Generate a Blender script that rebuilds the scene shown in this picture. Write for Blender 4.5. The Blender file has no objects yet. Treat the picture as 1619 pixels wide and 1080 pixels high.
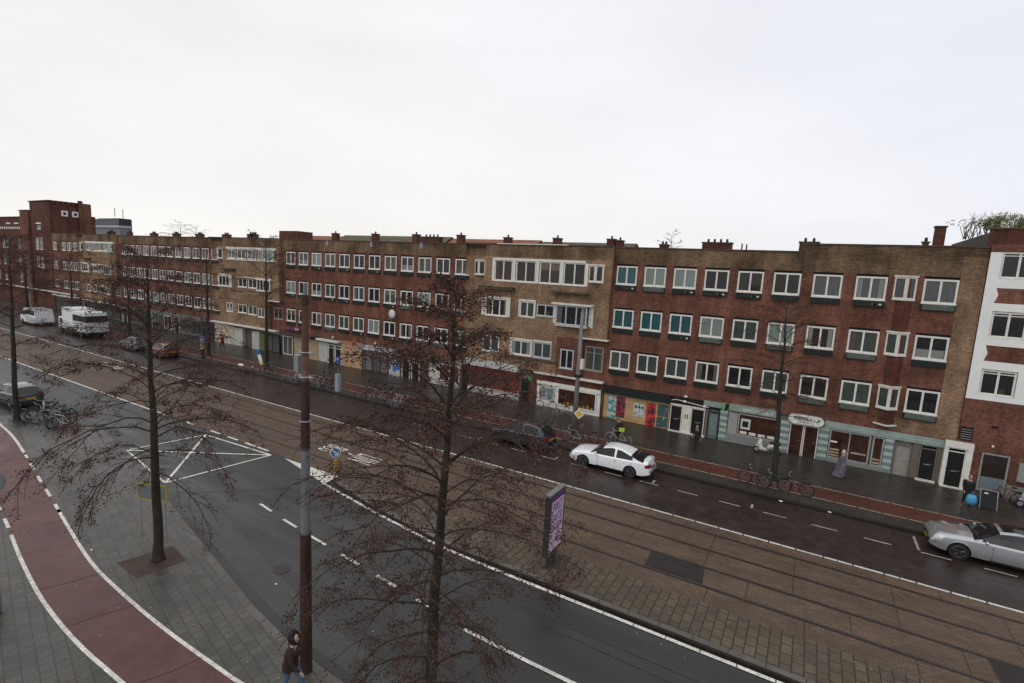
import bpy, bmesh, math, random
from mathutils import Vector, Matrix
random.seed(7)
sc = bpy.context.scene
COL = sc.collection
R = math.radians
# ------------------------------------------------------------------ camera
CAMH = 10.8
yaw, pitch, roll = R(-30.15627), R(7.85346), R(3.04154)
cam_d = bpy.data.cameras.new('camera'); cam = bpy.data.objects.new('camera', cam_d); COL.objects.link(cam)
fw = Vector((math.sin(yaw)*math.cos(pitch), math.cos(yaw)*math.cos(pitch), -math.sin(pitch)))
rt = Vector((math.cos(yaw), -math.sin(yaw), 0)); up = rt.cross(fw)
r1 = rt*math.cos(roll)+up*math.sin(roll); u1 = -rt*math.sin(roll)+up*math.cos(roll)
cam.matrix_world = Matrix(((r1.x, u1.x, -fw.x, 0), (r1.y, u1.y, -fw.y, 0), (r1.z, u1.z, -fw.z, CAMH), (0, 0, 0, 1)))
cam_d.sensor_width = 36; cam_d.lens = 811.448/1619*36
cam_d.clip_start = 0.1; cam_d.clip_end = 3000
sc.camera = cam
# ------------------------------------------------------------------ world, sun, exposure
w = bpy.data.worlds.new('World'); sc.world = w; w.use_nodes = True
nt = w.node_tree; nt.nodes.clear()
out = nt.nodes.new('ShaderNodeOutputWorld'); bg = nt.nodes.new('ShaderNodeBackground')
sky = nt.nodes.new('ShaderNodeTexSky'); sky.sky_type = 'NISHITA'; sky.sun_disc = False
sky.sun_elevation = R(24); sky.sun_rotation = R(160); sky.air_density = 1; sky.dust_density = 8
hs = nt.nodes.new('ShaderNodeHueSaturation'); hs.inputs['Saturation'].default_value = 0.25; hs.inputs['Value'].default_value = 0.01
tc = nt.nodes.new('ShaderNodeTexCoord'); sep = nt.nodes.new('ShaderNodeSeparateXYZ')
ramp = nt.nodes.new('ShaderNodeValToRGB'); cr = ramp.color_ramp
cr.elements[0].position = 0.0; cr.elements[0].color = (.93, .92, .89, 1)
cr.elements[1].position = 1.0; cr.elements[1].color = (1.05, 1.05, 1.05, 1)
e = cr.elements.new(0.10); e.color = (.89, .89, .89, 1)
e = cr.elements.new(0.35); e.color = (.85, .86, .89, 1)
nz = nt.nodes.new('ShaderNodeTexNoise'); nz.inputs['Scale'].default_value = 1.6; nz.inputs['Detail'].default_value = 5
mp = nt.nodes.new('ShaderNodeMapping'); mp.inputs['Scale'].default_value = (1, 1, 3.5)
nr = nt.nodes.new('ShaderNodeMapRange'); nr.inputs[1].default_value = .3; nr.inputs[2].default_value = .7; nr.inputs[3].default_value = .93; nr.inputs[4].default_value = 1.07
mul = nt.nodes.new('ShaderNodeVectorMath'); mul.operation = 'SCALE'
add = nt.nodes.new('ShaderNodeVectorMath'); add.operation = 'ADD'
L = nt.links.new
L(tc.outputs['Generated'], sep.inputs[0]); L(sep.outputs['Z'], ramp.inputs[0])
L(tc.outputs['Generated'], mp.inputs[0]); L(mp.outputs[0], nz.inputs['Vector']); L(nz.outputs[0], nr.inputs[0])
mx = nt.nodes.new('ShaderNodeMix'); mx.data_type = 'RGBA'; mr2 = nt.nodes.new('ShaderNodeMapRange'); mr2.inputs[1].default_value = -.6; mr2.inputs[2].default_value = .35
L(sep.outputs['X'], mr2.inputs[0]); cmb = nt.nodes.new('ShaderNodeVectorMath'); cmb.operation = 'MULTIPLY'; L(ramp.outputs[0], cmb.inputs[0])
mx.inputs[6].default_value = (1.03, 1.02, 1.01, 1); mx.inputs[7].default_value = (.91, .93, 1.0, 1); L(mr2.outputs[0], mx.inputs[0]); L(mx.outputs[2], cmb.inputs[1])
L(cmb.outputs[0], mul.inputs[0]); L(nr.outputs[0], mul.inputs['Scale'])
L(sky.outputs[0], hs.inputs['Color']); L(mul.outputs[0], add.inputs[0]); L(hs.outputs[0], add.inputs[1])
L(add.outputs[0], bg.inputs['Color']); bg.inputs['Strength'].default_value = 1.0
L(bg.outputs[0], out.inputs['Surface'])
sun_d = bpy.data.lights.new('sun', 'SUN'); sun = bpy.data.objects.new('sun', sun_d); COL.objects.link(sun)
sun_d.energy = 0.5; sun_d.angle = R(25); sun_d.color = (1, .97, .93)
sun.rotation_euler = (R(40), 0, R(-20)); sun.location = (0, 0, 60)
sc.view_settings.view_transform = 'Standard'; sc.view_settings.look = 'None'
sc.view_settings.exposure = 0.0; sc.view_settings.gamma = 1
sc.cycles.max_bounces = 5; sc.cycles.use_adaptive_sampling = True
# ------------------------------------------------------------------ materials
MATS = {}
def newmat(name):
    m = bpy.data.materials.new(name); m.use_nodes = True
    b = m.node_tree.nodes['Principled BSDF']
    return m, m.node_tree, b
def coords(t, kind='Object', scale=None, rot=0):
    c = t.nodes.new('ShaderNodeTexCoord'); o = c.outputs[kind]
    if kind == 'World': pass
    mp = t.nodes.new('ShaderNodeMapping')
    if scale: mp.inputs['Scale'].default_value = scale
    mp.inputs['Rotation'].default_value = (0, 0, rot)
    t.links.new(o, mp.inputs[0]); return mp.outputs[0]
def noise(t, vec, scale, detail=4, rough=.6):
    n = t.nodes.new('ShaderNodeTexNoise'); n.inputs['Scale'].default_value = scale; n.inputs['Detail'].default_value = detail
    n.inputs['Roughness'].default_value = rough
    t.links.new(vec, n.inputs['Vector']); return n.outputs[0]
def mrange(t, v, a, b, c, d):
    n = t.nodes.new('ShaderNodeMapRange')
    for i, x in enumerate((a, b, c, d)): n.inputs[i+1].default_value = x
    t.links.new(v, n.inputs[0]); return n.outputs[0]
def scalecol(t, col, f):
    n = t.nodes.new('ShaderNodeVectorMath'); n.operation = 'SCALE'
    if isinstance(col, tuple): n.inputs[0].default_value = col[:3]
    else: t.links.new(col, n.inputs[0])
    t.links.new(f, n.inputs['Scale']); return n.outputs[0]
def mixcol(t, f, a, b):
    n = t.nodes.new('ShaderNodeMix'); n.data_type = 'RGBA'
    if isinstance(f, float): n.inputs[0].default_value = f
    else: t.links.new(f, n.inputs[0])
    for i, c in ((6, a), (7, b)):
        if isinstance(c, tuple): n.inputs[i].default_value = tuple(c[:3])+(1,)
        else: t.links.new(c, n.inputs[i])
    return n.outputs[2]
def bump(t, b, h, strength=.3, dist=.01):
    n = t.nodes.new('ShaderNodeBump'); n.inputs['Strength'].default_value = strength; n.inputs['Distance'].default_value = dist
    t.links.new(h, n.inputs['Height']); t.links.new(n.outputs[0], b.inputs['Normal'])
def M(name, col, rough=.6, var=.15, scale=6., metal=0, spec=.3, coat=0, kind='Object'):
    if name in MATS: return MATS[name]
    m, t, b = newmat(name)
    v = coords(t, kind); n = noise(t, v, scale, 5)
    f = mrange(t, n, .3, .7, 1-var, 1+var)
    t.links.new(scalecol(t, col, f), b.inputs['Base Color'])
    b.inputs['Roughness'].default_value = rough; b.inputs['Metallic'].default_value = metal
    b.inputs['Specular IOR Level'].default_value = spec
    b.inputs['Coat Weight'].default_value = coat
    MATS[name] = m; return m
def brick(name, c1, c2, mortar, dirt=.35):
    m, t, b = newmat(name)
    c = t.nodes.new('ShaderNodeTexCoord'); s = t.nodes.new('ShaderNodeSeparateXYZ'); t.links.new(c.outputs['Object'], s.inputs[0])
    ad = t.nodes.new('ShaderNodeMath'); ad.operation = 'ADD'; t.links.new(s.outputs[0], ad.inputs[0]); t.links.new(s.outputs[1], ad.inputs[1])
    cb = t.nodes.new('ShaderNodeCombineXYZ'); t.links.new(ad.outputs[0], cb.inputs[0]); t.links.new(s.outputs[2], cb.inputs[1])
    br = t.nodes.new('ShaderNodeTexBrick'); br.inputs['Scale'].default_value = 1
    br.inputs['Brick Width'].default_value = .24; br.inputs['Row Height'].default_value = .075; br.inputs['Mortar Size'].default_value = .008
    br.inputs['Color1'].default_value = c1+(1,); br.inputs['Color2'].default_value = c2+(1,); br.inputs['Mortar'].default_value = mortar+(1,)
    t.links.new(cb.outputs[0], br.inputs['Vector'])
    n1 = noise(t, c.outputs['Object'], .35, 6, .65); n2 = noise(t, c.outputs['Object'], 7, 4, .7)
    mp = t.nodes.new('ShaderNodeMapping'); mp.inputs['Scale'].default_value = (1.6, 1.6, .12); t.links.new(c.outputs['Object'], mp.inputs[0])
    n3 = noise(t, mp.outputs[0], 1.4, 4, .6)
    f = mrange(t, n1, .40, .60, 1-dirt*1.1, 1+dirt*.5)
    g = mrange(t, n2, .25, .75, .62, 1.38)
    h = mrange(t, n3, .35, .65, .78, 1.12)
    o = scalecol(t, scalecol(t, scalecol(t, br.outputs[0], f), g), h)
    t.links.new(o, b.inputs['Base Color']); b.inputs['Roughness'].default_value = .8; b.inputs['Specular IOR Level'].default_value = .12
    bump(t, b, br.outputs['Fac'], .25, -.006)
    MATS[name] = m; return m
def ground(name, c1, c2, r0=.3, r1=.65, big=.18, fine=30., tile=None, rot=0, joint=(.02, .018, .015), spec=.5, stretch=(1, 1, 1)):
    m, t, b = newmat(name)
    c = t.nodes.new('ShaderNodeTexCoord')
    mp0 = t.nodes.new('ShaderNodeMapping'); mp0.inputs['Scale'].default_value = stretch; t.links.new(c.outputs['Object'], mp0.inputs[0])
    n1 = noise(t, mp0.outputs[0], big, 6, .65); n2 = noise(t, c.outputs['Object'], fine, 3, .7); n3 = noise(t, mp0.outputs[0], big*6, 5, .6)
    f = mrange(t, n1, .32, .68, 0, 1)
    base = mixcol(t, f, c1, c2)
    base = scalecol(t, base, mrange(t, n2, .25, .75, .7, 1.3))
    base = scalecol(t, base, mrange(t, n3, .3, .7, .75, 1.22))
    h = n2
    if tile:
        mp = t.nodes.new('ShaderNodeMapping'); mp.inputs['Rotation'].default_value = (0, 0, rot); t.links.new(c.outputs['Object'], mp.inputs[0])
        br = t.nodes.new('ShaderNodeTexBrick'); br.inputs['Scale'].default_value = 1; br.offset = tile[3] if len(tile) > 3 else .5
        br.inputs['Brick Width'].default_value = tile[0]; br.inputs['Row Height'].default_value = tile[1]; br.inputs['Mortar Size'].default_value = tile[2]
        br.inputs['Color1'].default_value = (.84, .84, .84, 1); br.inputs['Color2'].default_value = (1.12, 1.12, 1.12, 1); br.inputs['Mortar'].default_value = (1, 1, 1, 1)
        br.inputs['Mortar Smooth'].default_value = .2
        t.links.new(mp.outputs[0], br.inputs['Vector'])
        mm = t.nodes.new('ShaderNodeVectorMath'); mm.operation = 'MULTIPLY'; t.links.new(base, mm.inputs[0]); t.links.new(br.outputs[0], mm.inputs[1])
        base = mixcol(t, br.outputs['Fac'], mm.outputs[0], joint)
    t.links.new(base, b.inputs['Base Color'])
    t.links.new(mrange(t, n3, .35, .65, r0, r1), b.inputs['Roughness'])
    b.inputs['Specular IOR Level'].default_value = spec
    bump(t, b, n2, .25, .004)
    MATS[name] = m; return m
def graffiti(name, cols, scale=2.2):
    m, t, b = newmat(name)
    v = coords(t, 'Object')
    n = noise(t, v, scale*.6, 3); mv = t.nodes.new('ShaderNodeMapping'); t.links.new(v, mv.inputs[0])
    r = t.nodes.new('ShaderNodeValToRGB'); r.color_ramp.interpolation = 'CONSTANT'
    n2 = noise(t, v, scale, 5, .7)
    t.links.new(n2, r.inputs[0]); el = r.color_ramp.elements
    while len(el) > 1: el.remove(el[-1])
    el[0].position = 0; el[0].color = cols[0]+(1,)
    for i, c in enumerate(cols[1:]):
        q = el.new(.38+.26*i/max(1, len(cols)-2)); q.color = c+(1,)
    t.links.new(r.outputs[0], b.inputs['Base Color']); b.inputs['Roughness'].default_value = .6
    MATS[name] = m; return m
red = brick('red brick', (.215, .080, .052), (.13, .052, .037), (.135, .095, .07))
red2 = brick('dark red brick', (.145, .05, .034), (.10, .037, .028), (.075, .05, .042), .25)
tan = brick('tan brick', (.33, .205, .122), (.21, .13, .08), (.16, .12, .085))
tband = brick('weathered tan brick', (.225, .142, .082), (.145, .092, .055), (.09, .07, .05), .45)
asph = ground('wet asphalt', (.017, .0165, .0165), (.030, .0285, .0285), .22, .5, .22, 40, spec=.34, stretch=(.14, 1, 1))
asph_far = ground('brown wet asphalt', (.022, .014, .0115), (.038, .025, .020), .26, .5, .3, 40, tile=(.2, .1, .006), joint=(.014, .011, .01), spec=.38)
tramc = ground('tram lane paving', (.092, .064, .044), (.126, .088, .062), .46, .66, .25, 25, tile=(.21, .105, .008), joint=(.05, .036, .025), spec=.14, stretch=(.4, 1, 1))
medp = ground('median slabs', (.080, .064, .045), (.112, .090, .064), .46, .68, .3, 25, tile=(.46, .31, .022, .5), joint=(.036, .030, .021), rot=R(90), spec=.15)
sidef = ground('far pavement slabs', (.034, .027, .022), (.052, .043, .036), .28, .45, .35, 25, tile=(.3, .3, .012), joint=(.015, .012, .01), spec=.32)
siden = ground('near pavement slabs', (.054, .050, .042), (.090, .083, .071), .3, .52, .3, 25, tile=(.31, .31, .014, .5), rot=R(13), joint=(.032, .029, .025), spec=.35)
redp = ground('red cycle asphalt', (.068, .028, .025), (.118, .052, .045), .35, .6, .5, 60, spec=.35)
redf = ground('red cycle clinker', (.062, .021, .015), (.09, .03, .021), .4, .6, .4, 30, spec=.3)
kerbm = ground('kerb stone', (.075, .068, .06), (.11, .10, .09), .5, .7, .5, 20, tile=(1., 5., .02), joint=(.02, .018, .015))
kerbd = M('dark stone and kerb shade', (.032, .027, .024), .5, .25, 3)  # dark stone tone, also carries painted shade on the median kerb face
linem = ground('white road paint', (.46, .435, .38), (.66, .64, .58), .5, .7, 1.5, 12)
linew = ground('worn road paint', (.20, .17, .15), (.40, .37, .33), .5, .7, 2.5, 12)
linef = ground('white tile line', (.42, .40, .36), (.56, .54, .50), .5, .7, 2.5, 12, tile=(1.0, 5, .035), joint=(.05, .045, .04))
railm = M('rail groove', (.018, .013, .011), .45, .2)
raill = M('rail steel', (.22, .20, .18), .3, .2, 4, metal=.8)
white = M('white paint', (.66, .64, .58), .5, .12, 3)
whitefar = M('cream paint', (.62, .59, .52), .5, .12, 3)
stucco = M('white stucco', (.74, .75, .72), .8, .05, 1.5)
dark = M('black paint', (.009, .009, .009), .5, .2, spec=.3)
dgreen = M('dark green paint', (.011, .017, .016), .55, .4)
lgreen = M('weathered grey green boards', (.085, .105, .09), .6, .3)
coping = M('coping', (.07, .05, .038), .7, .35, 2)
roofm = M('bitumen roof', (.06, .055, .05), .85, .3, 1)
tile_r = M('orange roof tiles', (.19, .08, .045), .8, .3, 1.5)
tile_g = M('green mossy roof', (.085, .07, .045), .8, .3, 1.5)
concrete = M('concrete', (.17, .165, .155), .75, .18, 2)
steel = M('grey steel', (.25, .26, .28), .45, .15, 3, metal=.3)
rust = M('rusty brown pole paint', (.085, .042, .030), .6, .45, 2.2)
rustd = M('dark brown pole paint', (.042, .022, .017), .55, .35, 2.2)
polegrey = M('grey pole paint', (.145, .15, .16), .5, .12, 2)
def glass(name, col, rough=.04, var=.3, sc_=2.5):
    m, t, b = newmat(name)
    v = coords(t, 'Object', (7, 7, .4)); n = noise(t, v, sc_, 4)
    t.links.new(scalecol(t, col, mrange(t, n, .3, .7, 1-var, 1+var)), b.inputs['Base Color'])
    b.inputs['Roughness'].default_value = rough; b.inputs['Specular IOR Level'].default_value = .42
    MATS[name] = m; return m
g_dark = glass('dark window glass', (.012, .012, .013)); g_dark2 = glass('brown dark glass', (.022, .016, .014))
g_teal = glass('teal curtain behind glass', (.018, .075, .085)); g_pale = glass('pale net curtain behind glass', (.17, .205, .185), var=.2)
g_green = glass('grey green curtain behind glass', (.045, .06, .052)); g_grey = glass('grey curtain behind glass', (.07, .072, .072))
g_shop = M('warm shop glass', (.045, .02, .013), .05, .6, 1.6); g_car = glass('car glass', (.012, .013, .014), .02)
PANES = [g_dark, g_dark2, g_green, g_grey, g_pale, g_pale]
# ------------------------------------------------------------------ mesh helpers
class MB:
    def __init__(s): s.v = []; s.f = []; s.m = []; s.mats = []
    def mi(s, m):
        if m not in s.mats: s.mats.append(m)
        return s.mats.index(m)
    def poly(s, pts, m):
        n = len(s.v); s.v += [tuple(p) for p in pts]; s.f.append(tuple(range(n, n+len(pts)))); s.m.append(s.mi(m)); return s
    def box(s, x0, x1, y0, y1, z0, z1, m):
        n = len(s.v); s.v += [(x, y, z) for z in (z0, z1) for y in (y0, y1) for x in (x0, x1)]
        for q in ((0, 2, 3, 1), (4, 5, 7, 6), (0, 1, 5, 4), (2, 6, 7, 3), (0, 4, 6, 2), (1, 3, 7, 5)):
            s.f.append(tuple(n+i for i in q)); s.m.append(s.mi(m))
        return s
    def prism(s, pts, z0, z1, m, mside=None):
        a = sum(pts[i][0]*pts[(i+1) % len(pts)][1]-pts[(i+1) % len(pts)][0]*pts[i][1] for i in range(len(pts)))
        if a < 0: pts = pts[::-1]
        k = len(pts); n = len(s.v)
        s.v += [(p[0], p[1], z0) for p in pts]+[(p[0], p[1], z1) for p in pts]
        s.f.append(tuple(range(n+k-1, n-1, -1))); s.m.append(s.mi(m)); s.f.append(tuple(range(n+k, n+2*k))); s.m.append(s.mi(m))
        for i in range(k):
            j = (i+1) % k; s.f.append((n+i, n+j, n+k+j, n+k+i)); s.m.append(s.mi(mside or m))
        return s
    def tube(s, pts, rads, m, n=6, cap=True):
        pts = [Vector(p) for p in pts]; rings = []
        d0 = (pts[1]-pts[0]).normalized(); ref = Vector((0, 0, 1)) if abs(d0.z) < .9 else Vector((1, 0, 0))
        for i, p in enumerate(pts):
            d = (pts[min(i+1, len(pts)-1)]-pts[max(i-1, 0)])
            d = d.normalized() if d.length > 1e-9 else d0
            a = d.cross(ref); a = a.normalized() if a.length > 1e-6 else d.orthogonal().normalized(); b = d.cross(a)
            r = rads[i] if isinstance(rads, (list, tuple)) else rads
            k = len(s.v); s.v += [tuple(p+(a*math.cos(t)+b*math.sin(t))*r) for t in [2*math.pi*j/n for j in range(n)]]; rings.append(k)
        mi = s.mi(m)
        for a, b in zip(rings, rings[1:]):
            for j in range(n): s.f.append((a+j, b+j, b+(j+1) % n, a+(j+1) % n)); s.m.append(mi)
        if cap:
            s.f.append(tuple(rings[0]+j for j in range(n))); s.m.append(mi)
            s.f.append(tuple(rings[-1]+j for j in reversed(range(n)))); s.m.append(mi)
        return s
    def ring(s, c, axis, r, tr, m, n=20, k=5):
        c = Vector(c); a = Vector(axis).normalized(); u = a.orthogonal().normalized(); v = a.cross(u); o = len(s.v); mi = s.mi(m)
        for i in range(n):
            t = 2*math.pi*i/n; d = u*math.cos(t)+v*math.sin(t)
            for j in range(k):
                q = 2*math.pi*j/k; s.v.append(tuple(c+d*(r+tr*math.cos(q))+a*tr*math.sin(q)))
        for i in range(n):
            for j in range(k):
                s.f.append((o+i*k+j, o+((i+1) % n)*k+j, o+((i+1) % n)*k+(j+1) % k, o+i*k+(j+1) % k)); s.m.append(mi)
        return s
    def sphere(s, c, rx, ry, rz, m, nu=12, nv=8):
        o = len(s.v); mi = s.mi(m)
        for i in range(nv+1):
            p = math.pi*i/nv
            for j in range(nu):
                t = 2*math.pi*j/nu; s.v.append((c[0]+rx*math.sin(p)*math.cos(t), c[1]+ry*math.sin(p)*math.sin(t), c[2]+rz*math.cos(p)))
        for i in range(nv):
            for j in range(nu):
                s.f.append((o+i*nu+j, o+(i+1)*nu+j, o+(i+1)*nu+(j+1) % nu, o+i*nu+(j+1) % nu)); s.m.append(mi)
        return s
    def build(s, name, parent=None, org=None, smooth=False, loc=None, rot=0):
        me = bpy.data.meshes.new(name)
        if org is None and parent is not None and loc is None: org = parent.get('_o', (0, 0, 0))
        ox, oy, oz = org or (0, 0, 0)
        me.from_pydata([(v[0]-ox, v[1]-oy, v[2]-oz) for v in s.v], [], s.f)
        for m in s.mats: me.materials.append(m)
        me.polygons.foreach_set('material_index', s.m)
        if smooth: me.polygons.foreach_set('use_smooth', [True]*len(s.f))
        me.update()
        o = bpy.data.objects.new(name, me); COL.objects.link(o)
        if parent is not None: o.parent = parent; o['_o'] = [ox, oy, oz]
        elif org: o.location = org; o['_o'] = list(org)
        if loc: o.location = loc; o['_o'] = [0, 0, 0]
        if rot: o.rotation_euler = (0, 0, rot)
        return o
def tag(o, label, cat, group=None):
    o['label'] = label; o['category'] = cat
    if group: o['group'] = group
    return o
def thing(name, label, cat, loc, group=None, rotz=0, local=False):
    o = bpy.data.objects.new(name, None); COL.objects.link(o); o.location = loc; o.rotation_euler = (0, 0, rotz)
    o.empty_display_size = .2
    tag(o, label, cat, group); o['_o'] = [0, 0, 0] if local else list(loc)
    return o
def struct(o): o['kind'] = 'structure'; return o
def copy_tree(o, parent=None):
    c = o.copy(); COL.objects.link(c)
    if parent is not None: c.parent = parent
    for ch in list(o.children): copy_tree(ch, c)
    return c
def put(src, parent, loc):
    c = copy_tree(src, parent); c.location = loc; return c
def text_mesh(txt, size, m, ext=.004, sx=1.0):
    cu = bpy.data.curves.new('lettering', 'FONT'); cu.body = txt; cu.size = size; cu.extrude = ext; cu.align_x = 'CENTER'; cu.align_y = 'CENTER'
    o = bpy.data.objects.new('lettering', cu); COL.objects.link(o)
    dg = bpy.context.evaluated_depsgraph_get(); me = bpy.data.meshes.new_from_object(o.evaluated_get(dg))
    bpy.data.objects.remove(o); me.materials.clear(); me.materials.append(m)
    if sx != 1:
        for v in me.vertices: v.co.x *= sx
    return me
def add_text(txt, size, m, parent, loc_world, rot, name='lettering', sx=1.0, ext=.004):
    o = bpy.data.objects.new(name, text_mesh(txt, size, m, ext, sx)); COL.objects.link(o); o.parent = parent
    po = parent.get('_o', [0, 0, 0]); o.location = tuple(loc_world[i]-po[i] for i in range(3)); o.rotation_euler = rot; return o
def ribbon(pts, wd, z, m, mb=None, closed=False):
    mb = mb or MB(); P = [Vector((p[0], p[1], 0)) for p in pts]; Lf, Rt = [], []
    for i, p in enumerate(P):
        d = (P[min(i+1, len(P)-1)]-P[max(i-1, 0)]).normalized(); n = Vector((-d.y, d.x, 0))*wd/2
        Lf.append(p+n); Rt.append(p-n)
    for i in range(len(P)-1):
        mb.poly([(Rt[i].x, Rt[i].y, z), (Rt[i+1].x, Rt[i+1].y, z), (Lf[i+1].x, Lf[i+1].y, z), (Lf[i].x, Lf[i].y, z)], m)
    return mb
def smoothpath(pts, n=6):
    o = []
    for i in range(len(pts)-1):
        p0 = Vector(pts[max(i-1, 0)]+(0,)); p1 = Vector(pts[i]+(0,)); p2 = Vector(pts[i+1]+(0,)); p3 = Vector(pts[min(i+2, len(pts)-1)]+(0,))
        for k in range(n):
            t = k/n; q = .5*((2*p1)+(p2-p0)*t+(2*p0-5*p1+4*p2-p3)*t*t+(3*p1-p0-3*p2+p3)*t**3); o.append((q.x, q.y))
    o.append(pts[-1]); return o
UPF = .989
def U(p): return (p[0]*UPF, p[1]*UPF)
# ------------------------------------------------------------------ ground and roads
gz = MB().poly([(-1500, -300, 0), (800, -300, 0), (800, 1500, 0), (-1500, 1500, 0)], asph).build('road'); struct(gz)
YF = 36.65
struct(MB().poly([(-260, 23.2, .004), (120, 23.2, .004), (120, 28.45, .004), (-260, 28.45, .004)], asph_far).build('far_road'))
tram = [(-260, 17.2), (120, 17.2), (120, 23.28), (-260, 23.28)]
struct(MB().poly([(p[0], p[1], .010) for p in tram], tramc).build('tramway'))
mb = MB()
for y in (22.55, 21.08, 19.68, 18.37):
    mb.poly([(-260, y-.09, .014), (120, y-.09, .014), (120, y+.09, .014), (-260, y+.09, .014)], railm)
    mb.poly([(-260, y+.03, .018), (120, y+.03, .018), (120, y+.055, .018), (-260, y+.055, .018)], raill)
for (ya, yb, off) in ((22.65, 23.2, 0), (21.15, 22.48, 1.1), (19.75, 21.0, .4), (18.45, 19.6, 1.7), (17.3, 18.3, .9)):
    x = -90+off
    while x < 14:
        mb.poly([(x, ya, .0141), (x+.022, ya, .0141), (x+.022, yb, .0141), (x, yb, .0141)], railm); x += random.choice((2.9, 3.1, 3.0))
struct(mb.build('tram_rails'))
patchm = ground('dark asphalt patch', (.022, .017, .016), (.032, .026, .024), .35, .55, .4, 20, spec=.2)
mb = MB()
mb.poly([(-4.42, 18.45, .0155), (-2.3, 18.45, .0155), (-2.42, 19.58, .0155), (-4.45, 19.6, .0155)], patchm)
mb.poly([(5.75, 18.45, .0155), (7.9, 18.45, .0155), (7.9, 19.6, .0155), (5.7, 19.6, .0155)], patchm)
struct(mb.build('asphalt_patch'))
# median
med = [(-19.55, 17.2), (-19.3, 16.5), (-16, 15.75), (-11.3, 15.12), (120, 15.12), (120, 17.2)]
def slab(name, pts, h, top, side, inset=0):
    return struct(MB().prism(pts, -.02, h, top, side).build(name))
slab('median', med, .12, medp, kerbd)  # side colour darkened to hold the shadow on the kerb face
mb = ribbon([(-19.3, 16.6), (-16, 15.86), (-11.3, 15.24), (120, 15.24)], .2, .1245, kerbm)
struct(mb.build('median_kerb'))
struct(ribbon([(-19.7, 16.38), (-16, 15.68), (-11.3, 15.065), (120, 15.065)], .12, .016, M('wet gutter and kerb shade', (.012, .010, .009), .35, .3)).build('gutter'))  # black strip paints the wet gutter together with the kerb's shadow
struct(MB().poly([(-260, 28.25, .0165), (120, 28.25, .0165), (120, 28.45, .0165), (-260, 28.45, .0165)], MATS['wet gutter and kerb shade']).build('far_gutter'))
mb = ribbon([(-19.4, 17.3), (120, 17.3)], .18, .0147, ground('tram lane edge', (.07, .05, .035), (.09, .068, .05), .5, .7))
struct(mb.build('tramway_edge'))
# far pavement + cycle path
slab('far_pavement', [(-260, 28.45), (120, 28.45), (120, YF+.5), (-260, YF+.5)], .10, sidef, kerbd)
struct(MB().poly([(-260, 28.46, .1042), (120, 28.46, .1042), (120, 28.66, .1042), (-260, 28.66, .1042)], kerbd).build('far_kerb'))
struct(MB().poly([(-260, 29.72, .1045), (120, 29.72, .1045), (120, 31.45, .1045), (-260, 31.45, .1045)], redf).build('far_cycle_path'))
mb = MB()
for y in (29.68, 31.42): mb.poly([(-60, y-.05, .1085), (14, y-.05, .1085), (14, y+.06, .1085), (-60, y+.06, .1085)], ground('pale joint line', (.20, .15, .12), (.30, .24, .2), .5, .7, 2, 12, tile=(1., 5, .05), joint=(.08, .05, .04)) if 'pale joint line' not in MATS else MATS['pale joint line'])
struct(mb.build('cycle_path_lines'))
# near pavement
near = [(-110, 11.4), (-60, 11.4), (-43.4, 10.9), (-43.2, 13.4), (-36, 13.5), (-31.5, 12.75), (-28, 12.2), (-23.6, 11.05), (-18.8, 9.98), (-14, 8.9), (-11.3, 8.48), (-8, 8.3), (80, 8.3), (80, -1.0), (-110, -1.0)]
near = [U(p) if abs(p[0]) < 50 else p for p in near]
slab('near_pavement', near, .12, siden, kerbm)
edge = [U((-43.2, 13.4)), U((-36, 13.5)), U((-31.5, 12.75)), U((-28, 12.2)), U((-23.6, 11.05)), U((-18.8, 9.98)), U((-14, 8.9)), U((-11.3, 8.48)), U((-8, 8.3)), (60, 8.21)]
edge_in = [(p[0]-.02, p[1]-.13) for p in edge]
struct(ribbon(edge_in, .22, .1242, kerbm).build('near_kerb'))
RR = [(-62, 12.0), (-50, 11.2), (-41.4, 10.38), (-38.26, 10.07), (-34.74, 9.53), (-30.55, 8.8), (-27.33, 8.27), (-24.4, 7.76), (-20.6, 7.15), (-17.9, 6.95), (-15, 6.86), (-11.5, 6.9), (-6, 6.95), (40, 7)]
RL = [(-62, 9.9), (-50, 9.2), (-41, 8.6), (-33, 7.5), (-26.83, 6.6), (-24.8, 6.27), (-22.62, 5.9), (-19.72, 5.5), (-17.47, 5.32), (-15.7, 5.27), (-13.84, 5.3), (-6, 5.35), (40, 5.4)]
RR = smoothpath([U(p) for p in RR], 8); RL = smoothpath([U(p) for p in RL], 8)
mb = MB()
n = len(RR)-1
def at(path, x):
    for a, b in zip(path, path[1:]):
        if a[0] <= x <= b[0]: return a[1]+(b[1]-a[1])*(x-a[0])/(b[0]-a[0]+1e-9)
    return path[-1][1]
xs = [-60+i*.5 for i in range(190)]
for a, b in zip(xs, xs[1:]): mb.poly([(a, at(RL, a), .1245), (b, at(RL, b), .1245), (b, at(RR, b), .1245), (a, at(RR, a), .1245)], redp)
struct(mb.build('near_cycle_path'))
mb = MB()
def dashes(path, x0, x1, on, off, wd, z, m, mb):
    x = x0
    while x < x1:
        seg = [(x+on*k/3, at(path, x+on*k/3)) for k in range(4)]; ribbon(seg, wd, z, m, mb); x += on+off
dashes(RR, -26.0*UPF, 30, 1.98, .02, .105, .1285, linem, mb)
dashes(RR, -34.75*UPF, -26.0, 1.0, 1.0, .105, .1285, linem, mb)
dashes(RR, -60, -35.8*UPF, 1.98, .02, .12, .1285, linem, mb)
dashes(RL, -24.9*UPF, 30, 1.98, .02, .105, .1285, linem, mb)
dashes(RL, -40.8*UPF, -25.5, 1.0, 1.0, .105, .1285, linem, mb)
struct(mb.build('cycle_path_markings'))
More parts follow.
